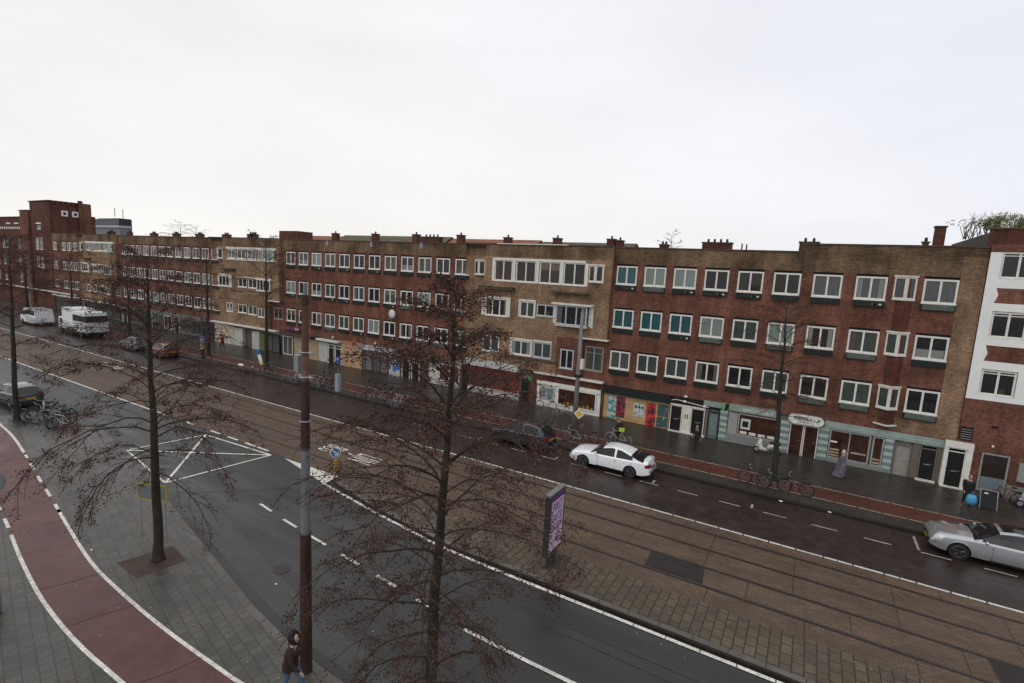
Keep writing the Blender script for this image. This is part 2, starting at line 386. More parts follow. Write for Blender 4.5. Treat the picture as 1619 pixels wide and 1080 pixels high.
mb = MB().poly([(p[0]*UPF, p[1]*UPF, .1288) for p in ((-25.6, 6.62), (-22.9, 6.1), (-22.85, 6.86), (-25.4, 7.28))], ground('dark red asphalt patch', (.07, .026, .023), (.10, .038, .034), .4, .6, .8, 40))
sm = M('dark seam', (.04, .018, .016), .6)
for x in (-33.5, -29.2, -24.7, -19.6, -17.0, -13.2, -9.5):
    ribbon([(x+.5*k/6-.25+.03*math.sin(k*5+x), at(RL, x)+(at(RR, x)-at(RL, x))*k/6) for k in range(7)], .03, .1286, sm, mb)
struct(mb.build('cycle_path_patch'))
mb = MB(); rl = random.Random(5); l1, l2 = M('dead leaf', (.10, .045, .022), .8), M('pale litter speck', (.34, .32, .28), .8)
for i in range(1500):
    x = rl.uniform(-34, 3); y = rl.gauss(8.6, 2.4) if i % 3 else rl.gauss(16.3, 1.0)
    if y > 17.1 or y < 3.5: continue
    z = .131 if y < at(edge, max(-40, min(50, x)))-.3 or (y > 15.4 and x > -11) else .012
    if 15 > y > at(edge, x)-.3 and rl.random() < .6: continue
    s_ = rl.uniform(.012, .032); a = rl.uniform(0, 3)
    mb.poly([(x+s_*math.cos(a+k*1.57), y+s_*math.sin(a+k*1.57)*.8, z+rl.uniform(0, .004)) for k in range(4)], l2 if rl.random() < .22 else l1)
lo = mb.build('leaf_litter'); tag(lo, 'small dead leaves and scraps scattered over the near pavement and road', 'leaf litter'); lo['kind'] = 'stuff'
pitm = ground('tree pit soil and leaves', (.022, .013, .009), (.06, .030, .018), .6, .8, 2.5, 12)
mb = MB().poly([(p[0]*UPF, p[1]*UPF, .1249) for p in ((-19.85, 7.62), (-18.35, 7.55), (-18.15, 9.06), (-19.5, 9.25))], pitm)
mb.poly([(-7.4, 6.9+.15, .1249), (-5.4, 6.9+.15, .1249), (-5.4, 8.05, .1249), (-7.4, 8.05, .1249)], pitm)
struct(mb.build('tree_pit'))
# road markings
mb = MB()
KW = [(-23.8, 17.02), (-19.7, 16.2), (-15.5, 15.52), (-11.3, 14.98), (-7.9, 14.9), (60, 14.95)]
def seg_line(path, x0, x1, on, off, wd, z, m, mb):
    x = x0
    while x < x1: ribbon([(x, at(path, x)), (x+on, at(path, x+on))], wd, z, m, mb); x += on+off
seg_line(KW, -19.7, 40, .97, .03, .14, .018, linem, mb)
seg_line([(-260, 17.22), (-25, 17.22)], -120, -36.5, .98, .02, .14, .018, linem, mb)
for x in (-34.2, -31.25, -29.4, -27.7, -26.5): ribbon([(x, 17.25), (x+1.0, 17.25)], .14, .018, linem, mb)
seg_line([(-260, 23.36), (60, 23.36)], -110, 20, 1.97, .03, .13, .018, linef, mb)
cd = [(-20.06, 13.13), (-18.01, 12.84), (-16.05, 12.62), (-14.06, 12.42), (-12.1, 12.21), (-10.08, 12.01), (-7.93, 11.74), (-6, 11.7), (40, 11.72)]
seg_line(cd, -20.06, -8.5, 1.02, .98, .12, .018, linem, mb)
seg_line(cd, -7.95, 30, 1.97, .03, .13, .018, linem, mb)
A, B, C_, D = (-31.3, 12.72), (-30.7, 16.65), (-24.85, 16.95), (-25.4, 11.85)
for p, q in ((A, B), (B, C_), (C_, D), (D, A), (B, D), (A, C_)): ribbon([p, q], .12, .0185+.0001*random.random(), linem, mb)
mb.poly([(-23.95, 17.12, .0182), (-19.55, 16.15, .0182), (-19.75, 17.2, .0182)], linem)
struct(mb.build('road_markings'))
mb = MB()
for x in [-6.95+2*i*1.0 for i in range(-8, 8)]: ribbon([(x, 26.35), (x+1.0, 26.35)], .09, .016, linew, mb)
for x in (5.0, -1.48, -6.3, -12.0, -17.5): ribbon([(x, 26.5), (x, 27.9 if x > 0 else 26.95)], .1, .0162, linew, mb)
struct(mb.build('parking_markings'))
mb = MB(); dk = ground('darker asphalt repair', (.020, .0195, .020), (.030, .029, .029), .4, .6, .5, 30); lt = ground('paler asphalt wear', (.032, .031, .031), (.042, .040, .040), .28, .5, .5, 30, spec=.36)
for pts, m in (([(-28.0, 12.6), (-24.0, 11.4), (-19, 10.25), (-14, 9.2), (-11.3, 8.75), (-8, 8.6), (30, 8.5), (30, 9.15), (-8, 9.3), (-12, 9.7), (-18, 11.1), (-24, 12.5), (-27.5, 13.3)], lt), ([(-60, 14.4), (-36, 14.6), (-34, 15.8), (-60, 15.9)], lt)):
    mb.poly([(a, b, .0052) for a, b in pts], m)
rk_ = random.Random(9)
for x0, y0, x1, y1 in ((-24.6, 10.9, -20.5, 14.8), (-9, 9.3, 8, 9.5), (-6, 13.3, 12, 13.2), (-45, 16.2, -26, 16.0), (-13, 10.6, -4, 10.2), (-16.0, 13.6, 3, 13.75)):
    n = 9; pts = [(x0+(x1-x0)*i/n+rk_.uniform(-.04, .04), y0+(y1-y0)*i/n+rk_.uniform(-.05, .05)) for i in range(n+1)]; ribbon(pts, .03, .0086, dk, mb)
struct(mb.build('asphalt_wear'))
mb = MB()
for x, y, r in ((-15.0, 10.6, .3), (-31.5, 14.6, .32), (1.5, 10.4, .32), (-3.5, 24.9, .3), (-22.0, 25.3, .3)):
    mb.poly([(x+r*math.cos(k*math.pi/10), y+r*math.sin(k*math.pi/10), .0125) for k in range(20)], kerbd)
struct(mb.build('manhole_covers'))
# tram lane lettering (painted)
tt = thing('lane_lettering', 'long white LIJN BUS letters painted on the tram lane beyond the yellow post', 'road lettering', (-21.5, 19.65, 0))
def road_text(parent, txt, x, y, size, sx, rot, m=linem):
    o = bpy.data.objects.new('lettering', text_mesh(txt, size, m, 0)); COL.objects.link(o); o.parent = parent
    po = parent['_o']; o.location = (x-po[0], y-po[1], .0195); o.rotation_euler = (0, 0, rot); o.scale = (1, sx, 1)
road_text(tt, 'LIJN', -20.5, 19.65, .62, 4.2, R(-90)); road_text(tt, 'BUS', -23.1, 19.65, .62, 3.6, R(-90))
tt2 = thing('lane_lettering', 'distant white LIJN BUS letters painted on the far tram track, half hidden by bare branches', 'road lettering', (-56, 21.8, 0))
road_text(tt2, 'LIJN', -57.5, 21.8, .6, 4.2, R(90)); road_text(tt2, 'BUS', -54.6, 21.8, .6, 3.6, R(90))
#PART2
# ------------------------------------------------------------------ window prototypes (hidden from nothing: made on first use, copied after)
def win_mb(wd, h, fr=.10, mull=1, m=white, sill=True, transom=0):
    mb = MB(); a = .0; b = .10
    mb.box(0, wd, a, b, 0, fr, m); mb.box(0, wd, a, b, h-fr, h, m)
    mb.box(0, fr, a, b, fr, h-fr, m); mb.box(wd-fr, wd, a, b, fr, h-fr, m)
    for k in range(mull):
        x = wd*(k+1)/(mull+1); mb.box(x-.05, x+.05, a+.004, b, fr, h-fr, m)
    if transom: mb.box(fr, wd-fr, a+.006, b, transom, transom+.05, m)
    if sill: mb.box(-.02, wd+.02, a-.06, a+.02, -.05, .035, m)
    return mb
_mesh = {}
def mesh_of(key, fn):
    if key not in _mesh:
        o = fn().build(key[0]); _mesh[key] = o.data; bpy.data.objects.remove(o)
    return _mesh[key]
def inst(name, me, parent, loc, rz=0):
    o = bpy.data.objects.new(name, me); COL.objects.link(o); o.parent = parent; o.location = loc; o['_o'] = [0, 0, 0]
    if rz: o.rotation_euler = (0, 0, rz)
    return o
rw = random.Random(11)
BOXM = [dgreen, dgreen, lgreen, dark]
def wbox_mb(wd, kind):
    mb = MB(); m = BOXM[kind]
    mb.box(.04, wd-.04, -.10, .03, -.36, -.07, m); mb.box(0, wd, -.13, .04, -.40, -.36, dgreen)
    mb.box(0, .05, -.12, .04, -.36, -.06, dgreen); mb.box(wd-.05, wd, -.12, .04, -.36, -.06, dgreen)
    if kind == 1:
        rr = random.Random(5)
        for k in range(5):
            x = rr.uniform(.15, wd-.2); mb.box(x, x+.12, -.125, -.10, -.3, -.2, whitefar if k % 2 else lgreen)
    return mb
curt = [M('white curtain', (.20, .21, .20), .8, .1), M('grey curtain', (.09, .095, .09), .8, .2), M('beige curtain', (.14, .12, .095), .8, .15), M('brown curtain', (.09, .06, .05), .8, .2)]
plantm = M('window sill plant', (.03, .055, .02), .8, .4, 12)
def curtain_mb(wd, h, k, mull):
    mb = MB(); n = mull+1; f = .10 if wd > 1 else .08; m = curt[k % 4]; cells = [(f+(wd-2*f)*i/n+.03, f+(wd-2*f)*(i+1)/n-.03) for i in range(n)]; y0, y1 = .044, .049
    if k < 4:
        mb.box(f, wd-f, .041, .0495, h-f-.04, h-f, m)
        a, b = cells[0]; mb.box(a, a+(b-a)*(.35, .5, .28, .42)[k], y0, y1, f, h-f, m); a, b = cells[-1]; mb.box(b-(b-a)*(.4, .3, .5, .2)[k], b, y0, y1, f, h-f, m)
    elif k < 6: a, b = cells[k % 2 if n > 1 else 0]; mb.box(a, b, y0, y1, f, h-f, m)
    elif k < 8:
        mb.box(f, wd-f, .041, .0495, h-f-.04, h-f, m)
        for a, b in cells: mb.box(a, b, y0, y1, h*(.62, .45)[k % 2], h-f, m)
    elif k < 10:
        mb.box(f, wd-f, .041, .0495, h*.42-.02, h*.42+.01, curt[0])
        for a, b in cells: mb.box(a, b, y0, y1, f, h*.42, curt[0])
    else:
        mb.box(f, wd-f, .030, .0495, f-.02, f+.015, curt[3]); a, b = cells[-1]; mb.sphere((a+.2, .04, f+.14), .16, .012, .16, plantm, 7, 5); mb.box(a+.12, a+.28, .03, .049, f-.02, f+.06, curt[3])
    return mb
def window(bd, x, y, z, wd=1.52, h=1.34, pane=None, box=True, m=white, mull=1, name='window', transom=0, boxkind=None):
    o = bd['_o']; pane = pane or rw.choices(PANES, (5, 4, 3, 2, 1.2, .25))[0]
    f = inst(name, mesh_of((name, wd, h, m.name, mull, transom), lambda: win_mb(wd, h, .10 if wd > 1 else .08, mull, m, True, transom)), bd, (x-o[0], y-o[1]+.02, z-o[2]))
    inst('pane', mesh_of(('pane', wd, h, pane.name), lambda: MB().box(.05, wd-.05, .05, .07, .05, h-.05, pane)), f, (0, 0, 0))
    if rw.random() < .5 and pane is not g_pale and pane is not g_teal:
        ck = rw.randrange(12)
        inst('curtain' if ck < 10 else 'sill_plant', mesh_of(('curtain' if ck < 10 else 'sill_plant', wd, h, ck, mull), lambda: curtain_mb(wd, h, ck, mull)), f, (0, 0, 0))
    if box:
        k = rw.choice((0, 0, 0, 1, 1, 2)) if boxkind is None else boxkind
        inst('window_box', mesh_of(('window_box', wd, k), lambda: wbox_mb(wd, k)), f, (0, -.02, 0))
    return f
def wall(bd, x0, x1, z0, z1, y, holes, mf, zones=(), depth=.22, name='wall', back=True, thick=10.):
    """front skin with real openings and reveals, flat returns at both ends"""
    xs = sorted(set([x0, x1]+[h[0] for h in holes]+[h[1] for h in holes]+[q for q in zones if 0 for q in ()]))
    zs = sorted(set([z0, z1]+[h[2] for h in holes]+[h[3] for h in holes]))
    for zn in zones:
        xs += [zn[0], zn[1]]; zs += [zn[2], zn[3]]
    xs = sorted(set(q for q in xs if x0 <= q <= x1)); zs = sorted(set(q for q in zs if z0 <= q <= z1))
    mb = MB()
    for a, b in zip(xs, xs[1:]):
        for c, d in zip(zs, zs[1:]):
            cx, cz = (a+b)/2, (c+d)/2
            if b-a < 1e-5 or d-c < 1e-5 or any(h[0] < cx < h[1] and h[2] < cz < h[3] for h in holes): continue
            m = mf
            for zn in zones:
                if zn[0] < cx < zn[1] and zn[2] < cz < zn[3]: m = zn[4]
            mb.poly([(a, y, c), (b, y, c), (b, y, d), (a, y, d)], m)
    for h in holes:
        a, b, c, d = h[:4]; c = max(c, z0); d = min(d, z1); e = y+depth
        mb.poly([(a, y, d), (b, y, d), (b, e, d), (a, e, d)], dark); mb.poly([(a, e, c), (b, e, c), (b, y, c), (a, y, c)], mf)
        mb.poly([(a, y, c), (a, y, d), (a, e, d), (a, e, c)], mf); mb.poly([(b, e, c), (b, e, d), (b, y, d), (b, y, c)], mf)
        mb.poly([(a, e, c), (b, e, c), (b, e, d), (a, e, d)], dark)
    t = y+thick
    mb.poly([(x0, t, z0), (x0, t, z1), (x0, y, z1), (x0, y, z0)], mf); mb.poly([(x1, y, z0), (x1, y, z1), (x1, t, z1), (x1, t, z0)], mf)
    mb.poly([(x1, t, z0), (x1, t, z1), (x0, t, z1), (x0, t, z0)], mf); mb.poly([(x0, y, z1-.003), (x1, y, z1-.003), (x1, t, z1-.003), (x0, t, z1-.003)], roofm)
    return mb.build(name, bd)
def roof(bd, x0, x1, y, z, m=coping, depth=10):
    mb = MB(); mb.box(x0, x1, y-.05, y+.28, z, z+.09, m); mb.box(x0, x1, y+.285, y+depth, z-.3, z-.02, roofm)
    mb.box(x0, x1, y+depth-.3, y+depth, z-.3+.285, z+.08, m)
    return mb.build('roof', bd)
def chimney(rf, x, y, z, wd=.7, dp=.6, h=1.0, pots=2, m=red2):
    mb = MB().box(x-wd/2, x+wd/2, y-dp/2, y+dp/2, z, z+h, m).box(x-wd/2-.05, x+wd/2+.05, y-dp/2-.05, y+dp/2+.05, z+h, z+h+.08, coping)
    for k in range(pots):
        px = x+(k-(pots-1)/2)*wd/max(pots, 1)*.85
        mb.tube([(px, y, z+h+.08), (px, y, z+h+.32)], [.09, .07], dark, 8)
    return mb.build('chimney', rf)
ROWS = ((10.22, 0), (7.05, 1), (3.94, 2))
def hole(x, z, wd=1.52, h=1.34, top=.14): return (x-.01, x+wd+.01, z-.05, z+h+top)
def panel(bd, name, x0, x1, z0, z1, m, y=YF, dy=.02, th=.04, lab=None):
    o = MB().box(x0, x1, y-dy-th, y-dy, z0, z1, m).build(name, bd)
    if lab: o['label'] = lab
    return o
def shopglass(bd, x0, x1, z0, z1, m=g_shop, fm=white, y=YF, mull=0, nm='shop_window', fr=.08):
    mb = MB(); yb = y-.02; yf = y-.09
    mb.box(x0, x1, yf, yb, z0, z0+fr, fm).box(x0, x1, yf, yb, z1-fr, z1, fm).box(x0, x0+fr, yf, yb, z0+fr, z1-fr, fm).box(x1-fr, x1, yf, yb, z0+fr, z1-fr, fm)
    for k in range(mull):
        x = x0+(x1-x0)*(k+1)/(mull+1); mb.box(x-.03, x+.03, yf+.003, yb, z0+fr, z1-fr, fm)
    f = mb.build(nm, bd)
    MB().box(x0+fr*.5, x1-fr*.5, y-.055, y-.03, z0+fr*.5, z1-fr*.5, m).build('pane', f)
    return f
def door(bd, x0, x1, z0, z1, m=dark, fm=None, y=YF, fan=0, lab=None, glassm=None, slot=True):
    fm = fm or m; mb = MB(); yb = y-.015; f = .06
    mb.box(x0, x1, y-.10, yb, z1-f, z1, fm).box(x0, x0+f, y-.10, yb, z0, z1-f, fm).box(x1-f, x1, y-.10, yb, z0, z1-f, fm)
    mb.box(x0+f, x1-f, y-.05, yb, z0, z1-f-fan, m)
    if fan: mb.box(x0+f, x1-f, y-.098, yb, z1-f-fan, z1-f-fan+.05, fm); mb.box(x0+f, x1-f, y-.045, yb, z1-f-fan+.05, z1-f, g_dark)
    if slot:
        mb.box((x0+x1)/2-.14, (x0+x1)/2+.14, y-.062, y-.05, z0+.85, z0+.91, steel)
        mb.box(x0+f+.1, x1-f-.1, y-.058, y-.05, z0+.15, z0+.7, m); mb.box(x0+f+.1, x1-f-.1, y-.058, y-.05, z0+1.0, z1-f-fan-.15, m)
    d = mb.build('door', bd)
    if glassm: MB().box(x0+f+.07, x1-f-.07, y-.066, y-.055, z0+.25, z1-f-fan-.1, glassm).build('pane', d)
    MB().tube([(x1-f-.1, y-.10, z0+.95), (x1-f-.22, y-.10, z0+.95)], .014, steel, 5).build('handle', d)
    if lab: d['label'] = lab
    return d
def tri_bay(bd, x, y, z, h=1.25, wa=.52, wb=.52, d=.42, pane=g_green, name='bay_window'):
    """white triangular bay window standing out of the wall"""
    mb = MB(); P0, P1, P2 = (x, y), (x+wa, y-d), (x+wa+wb, y)
    mb.prism([(x-.06, y+.01), (x+wa, y-d-.06), (x+wa+wb+.06, y+.01)], z+h, z+h+.09, white)
    mb.prism([(x-.03, y+.01), (x+wa, y-d-.03), (x+wa+wb+.03, y+.01)], z-.08, z, white)
    def lerp(a, b, t): return (a[0]+(b[0]-a[0])*t, a[1]+(b[1]-a[1])*t)
    for a, b, f in ((P0, P1, .14), (P1, P2, .2)):
        for t0, t1 in ((0, f), (1-f, 1)):
            p, q = lerp(a, b, t0), lerp(a, b, t1); mb.prism([p, q, (q[0], q[1]+.06), (p[0], p[1]+.06)], z, z+h, white)
        p, q = lerp(a, b, f), lerp(a, b, 1-f)
        mb.prism([p, q, (q[0], q[1]+.06), (p[0], p[1]+.06)], z, z+.09, white); mb.prism([p, q, (q[0], q[1]+.06), (p[0], p[1]+.06)], z+h-.09, z+h, white)
    f = mb.build(name, bd)
    MB().prism([(x+.05, y), (x+wa, y-d+.06), (x+wa+wb-.05, y)], z+.01, z+h-.01, pane).build('pane', f)
    return f
# ---- red block nearest (R)
bR = thing('brick_apartment_block', 'dark red brick apartment block with tan parapet above the pharmacy and the poster hoarding', 'building', (-2.6, YF, 0))
RX = [-12.72, -10.66, -8.60, -6.55, -4.48, -2.38, -.21, 1.98, 5.17]
holes = []
for x in RX:
    for z, r in ROWS: holes.append(hole(x, z))
PR = {(0, 0): g_teal, (1, 0): g_pale, (2, 0): g_pale, (3, 0): g_dark, (4, 0): g_dark2, (5, 0): g_dark, (6, 0): g_grey, (7, 0): g_grey, (8, 0): g_grey,
      (0, 1): g_teal, (1, 1): g_teal, (2, 1): g_teal, (3, 1): g_pale, (4, 1): g_green, (5, 1): g_pale, (6, 1): g_dark2, (7, 1): g_green, (8, 1): g_dark,
      (0, 2): g_grey, (1, 2): g_green, (2, 2): g_green, (3, 2): g_dark2, (4, 2): g_dark, (5, 2): g_green, (6, 2): g_dark2, (7, 2): g_green, (8, 2): g_dark}
BR = {(0, 0): 1, (1, 0): 2, (2, 0): 1, (3, 0): 1, (4, 0): 1, (5, 0): 0, (6, 0): 0, (7, 0): 1, (8, 0): 2, (2, 1): 1, (3, 1): 2, (4, 1): 0, (5, 1): 2, (6, 1): 0, (7, 1): 2, (8, 1): 0, (5, 2): 0, (6, 2): 2, (7, 2): 2, (8, 2): 2}
zones = [(-20, 20, 11.72, 14, tband), (6.72, 7.8, 2.7, 14, tan), (4.6, 7.8, 2.7, 3.5, tan)]
sholes = [(-13.0, 7.7, 0, 2.62)]
wall(bR, -12.98, 7.72, 0.0, 12.84, YF, holes+sholes, red, zones, depth=.16)
for i, x in enumerate(RX):
    for z, r in ROWS: window(bR, x, YF, z, pane=PR[(i, r)], boxkind=BR.get((i, r), 0))
MB().poly([(-13.0, YF+.159, 0), (7.7, YF+.159, 0), (7.7, YF+.159, 2.62), (-13, YF+.159, 2.62)], concrete).build('shopfront_back', bR)
MB().prism([(3.88, YF+.1), (4.40, YF-.36), (4.88, YF+.1)], 3.05, 11.72, red2).build('oriel_pier', bR)
for z in (10.36, 7.17, 4.0): tri_bay(bR, 3.83, YF+.0, z, pane=g_green)
MB().prism([(3.78, YF+.02), (4.40, YF-.50), (4.98, YF+.02), (4.88, YF+.02), (4.40, YF-.38), (3.88, YF+.02)], 2.96, 3.05, whitefar).build('ledge', bR)
rf = roof(bR, -12.98, -1.0, YF, 12.84)
MB().box(-1.0, 7.72, YF+.0, YF+.3, 12.845, 13.32, tband).box(-1.03, 7.74, YF-.04, YF+.34, 13.32, 13.41, coping).box(-1.0, -.7, YF+.3, YF+5, 12.845, 13.32, red2).build('parapet', bR)
rr_ = MB().box(-1, 7.72, YF+.285, YF+10, 12.6, 12.82, roofm).build('roof', bR)
for x, wd, h, p in ((-14.6+.8, .5, .75, 1), (-6.5, 2.0, .72, 4), (-10.3, .6, .5, 2)): chimney(rf, x, 40, 12.8, wd, .6, h, p)
chimney(rr_, -.7, 38.5, 12.8, 1.1, .6, .75, 2); chimney(rr_, 6.0, 40, 12.8, .5, .5, 1.9, 0, red2); chimney(rr_, 5.35, 39.6, 12.8, .3, .3, .95, 1, coping)
MB().tube([(-4.85, 40, 12.8), (-4.85, 40, 13.55)], .05, dark, 6).tube([(-4.55, 40, 12.8), (-4.55, 40, 13.5)], .05, dark, 6).build('vent_pipe', rf)
MB().box(-9.6, -8.9, YF-.01, YF-.003, 12.2, 12.84, tband).build('repaired_brick', bR)
# ground floor R
Z0 = .1
F = YF+.10
ply = M('plywood boards', (.40, .26, .12), .7, .25, 2)
panel(bR, 'plywood_hoarding', -12.95, -8.02, Z0, 1.98, ply, F)
def rgraf(n, cols, s=2.2): return MATS.get(n) or graffiti(n, cols, s)
post = [(-12.62, -11.98, .14, 1.86, rgraf('poster teal', [(.45, .5, .45), (.02, .22, .24), (.5, .5, .42), (.02, .15, .17)], 3.2), 'teal and white poster'),
        (-11.93, -11.27, .3, 1.9, rgraf('poster purple red', [(.10, .008, .02), (.25, .02, .03), (.02, .012, .05), (.32, .09, .03)], 3), 'dark red and purple poster'),
        (-10.62, -9.78, .62, 1.62, rgraf('poster white', [(.5, .5, .46), (.5, .5, .46), (.25, .27, .27), (.45, .45, .42)], 4), 'white poster with three small pictures'),
        (-9.66, -8.98, .1, 1.8, rgraf('poster red black', [(.45, .015, .012), (.5, .03, .03), (.02, .012, .02), (.45, .02, .02)], 2.2), 'red and black poster'),
        (-8.86, -8.08, .15, .92, rgraf('poster green white', [(.42, .42, .34), (.03, .08, .07), (.3, .33, .33)], 3), None), (-8.86, -8.08, .98, 1.85, rgraf('poster green white', []) if 0 else MATS['poster green white'], None)]
for x0, x1, z0, z1, m, lb in post: panel(bR, 'poster', x0, x1, z0, z1, m, F, .065, .012, lb)
for k in range(3): panel(bR, 'poster_picture', -10.5+k*.25, -10.36+k*.25, 1.28, 1.42, dark, F, .079, .006)
MB().box(-13.0, -8.0, F-.28, F-.07, 2.02, 2.60, dgreen).build('awning', bR)
panel(bR, 'dark_fascia', -8.0, -4.25, 2.1, 2.60, dark, F, .02, .06)
for x0, x1 in ((-7.95, -7.12), (-6.52, -5.62)): door(bR, x0, x1, Z0, 1.98, dark, whitefar, F)
panel(bR, 'door_panel', -7.1, -6.54, Z0, 2.0, whitefar, F, .02, .09); panel(bR, 'door_head', -8.0, -5.58, 1.99, 2.09, whitefar, F, .02, .1)
panel(bR, 'intercom', -6.93, -6.87, 1.15, 1.45, dark, F, .112, .02); panel(bR, 'intercom', -6.77, -6.71, 1.15, 1.45, dark, F, .112, .02)
MB().box(-8.0, -5.5, F-.3, F-.02, Z0-.02, Z0+.05, whitefar).build('threshold', bR)
for x, z in ((-6.97, 2.72), (-7.0, 2.36), (-5.67, 2.24)): MB().sphere((x, YF-.08, z), .13, .08, .09, whitefar).build('wall_lamp', bR, smooth=True)
MB().tube([(-7.95, YF-.03, 2.3), (-7.6, YF-.03, 2.4), (-5.4, YF-.03, 2.2)], .03, whitefar, 5).build('conduit', bR)
panel(bR, 'pillar', -5.55, -5.42, Z0, 2.1, M('taupe paint', (.16, .13, .11), .6), F)
door(bR, -5.4, -4.66, Z0, 1.95, M('grey teal panel', (.10, .13, .13), .5), dark, F, glassm=M('frosted panel', (.15, .19, .19), .3))
panel(bR, 'sign_board', -5.75, -4.45, 2.3, 2.68, M('silver green fascia', (.24, .28, .25), .5), F, .09, .05)
pal = M('pale green tile', (.36, .42, .38), .5); grt = M('grey green tile', (.16, .21, .20), .5); cream = M('cream grey panel', (.30, .29, .26), .6)
def pilaster(x0, x1):
    mb = MB(); n = 10
    for k in range(n): z = Z0+k*.21; mb.box(x0, x1, F-.11-(0 if k % 2 else .012), F-.02, z, z+.208, (grt, pal)[k % 2])
    return mb.build('striped_pilaster', bR)
for a in ((-4.62, -4.15), (-1.12, -.45), (1.2, 1.72), (4.55, 4.98)): pilaster(*a)
panel(bR, 'side_panel', -4.1, -3.52, Z0, 2.15, cream, F)
panel(bR, 'stall_riser', -4.15, -1.12, Z0, .68, M('grey stone base', (.20, .205, .195), .6), F, .02, .10)
shopglass(bR, -3.48, -1.14, .68, 2.18, g_shop, cream, F)
panel(bR, 'window_poster', -3.3, -2.72, 1.15, 1.86, M('white poster paper', (.5, .5, .46), .6), F, .092, .008)
panel(bR, 'poster_picture', -3.2, -2.84, 1.3, 1.7, dark, F, .102, .004)
for k in range(4): MB().prism([(-3.3+k*.55, F-.10), (-2.88+k*.55, F-.10), (-2.88+k*.55, F-.115), (-3.3+k*.55, F-.115)], .82, 1.0, whitefar).build('window_sticker', bR)
fas = M('silver green fascia', (.24, .28, .25)); o = panel(bR, 'sign_board', -4.1, -1.15, 2.28, 2.75, fas, F, .09, .08)
add_text('APOTHEEK', .30, M('sign lettering white', (.62, .64, .6), .5), bR, (-2.35, F-.178, 2.45), (R(90), 0, 0), sx=1.3)
# double door with oval sign
door(bR, -.42, .35, Z0, 2.12, g_shop, whitefar, F, slot=False); door(bR, .38, 1.17, Z0, 2.12, g_shop, whitefar, F, slot=False)
mb = MB(); pts = []
for k in range(28):
    t = 2*math.pi*k/28; cx_ = .62 if math.cos(t) > 0 else -.62; pts.append((.40+cx_+.36*math.cos(t), 2.52+.31*math.sin(t)))
nb = len(pts)
mb.poly([(p[0], YF-.30, p[1]) for p in pts], white); mb.poly([(p[0], YF-.12, p[1]) for p in reversed(pts)], white)
for k in range(nb):
    a, b = pts[k], pts[(k+1) % nb]; mb.poly([(a[0], YF-.30, a[1]), (a[0], YF-.12, a[1]), (b[0], YF-.12, b[1]), (b[0], YF-.30, b[1])], steel)
sg = mb.build('oval_sign', bR); sg['_o'] = list(bR['_o']); sg['label'] = 'white oval sign with dark BENU lettering'
navy = M('navy lettering', (.02, .035, .05), .5)
add_text('BENU', .34, navy, sg, (.22, YF-.306, 2.57), (R(90), 0, 0), sx=1.15)
add_text('apotheek', .11, M('green lettering', (.06, .22, .10), .5), sg, (.30, YF-.306, 2.36), (R(90), 0, 0), sx=1.2)
MB().poly([(.95, YF-.307, 2.45), (1.12, YF-.307, 2.5), (1.2, YF-.307, 2.68), (1.02, YF-.307, 2.63)], M('green lettering', (0, 0, 0))).build('leaf_emblem', sg)
shopglass(bR, 1.76, 3.86, .36, 2.16, g_shop, cream, F, 1); shopglass(bR, 3.96, 4.52, .36, 2.16, g_shop, cream, F)
panel(bR, 'stall_riser', 1.74, 5.0, Z0, .36, M('grey stone base', (0, 0, 0)), F, .02, .10)
shelf = M('pale shelf goods', (.34, .26, .17), .6, .5, 14)
for x0, x1, z in ((1.86, 2.35, .5), (1.86, 2.35, .68), (1.86, 2.35, .86), (2.5, 2.78, .5), (2.5, 2.78, .7), (2.95, 3.7, .85), (4.05, 4.42, .5), (4.05, 4.42, .7)):
    MB().box(x0, x1, F-.064, F-.058, z, z+.11, shelf).build('shelf', bR)
panel(bR, 'window_sticker', 1.84, 2.2, 1.35, 1.46, white, F, .066, .006)
panel(bR, 'fascia', 1.42, 7.25, 2.2, 2.64, M('pale green fascia', (.25, .31, .28), .5, .2, 2), F, .02, .14)
panel(bR, 'fascia_trim', 1.42, 7.25, 2.38, 2.42, pal, F, .162, .015)
taup = MATS['taupe paint']
panel(bR, 'pillar', 5.0, 5.06, Z0, 2.2, taup, F); door(bR, 5.06, 5.84, Z0, 1.92, M('greige door', (.26, .24, .21), .5), taup, F, lab='greige door beside the striped shopfront')
panel(bR, 'pillar', 5.86, 6.2, Z0, 2.2, M('brown grey stone', (.13, .105, .085), .6), F, .02, .08)
door(bR, 6.22, 7.0, Z0+.05, 2.18, dark, taup, F, fan=.2); panel(bR, 'pillar', 7.02, 7.2, Z0, 2.2, MATS['brown grey stone'], F, .02, .08)
MB().box(7.22, 7.36, YF-.28, YF+.04, Z0, 2.36, white).box(8.18, 8.44, YF-.28, YF-.121, Z0, 2.36, white).box(7.22, 8.44, YF-.30, YF-.121, 2.36, 2.72, white).build('door_surround', bR); door(bR, 7.36, 8.18, Z0+.03, 2.36, dark, white, YF-.14, fan=.2)
MB().box(7.22, 8.44, YF-.5, YF-.30, .08, .16, whitefar).build('doorstep', bR)
MB().box(6.15, 7.05, F-.35, F-.1, Z0-.02, Z0+.07, whitefar).build('doorstep', bR)
# green cross signs
def cross(x, y, z, bd, lab):
    g = M('green cross', (.08, .42, .10), .5, .1)
    mb = MB().box(x-.05, x+.05, y-.28, y+.28, z-.09, z+.09, g).box(x-.052, x+.052, y-.09, y+.09, z-.28, z-.091, g).box(x-.052, x+.052, y-.09, y+.09, z+.091, z+.28, g).box(x-.02, x+.02, y+.28, YF+.05, z-.03, z+.03, steel)
    o = mb.build('pharmacy_cross', bd); o['label'] = lab
cross(-4.38, YF-.38, 2.5, bR, 'bright green cross sign standing out over the striped pilaster')
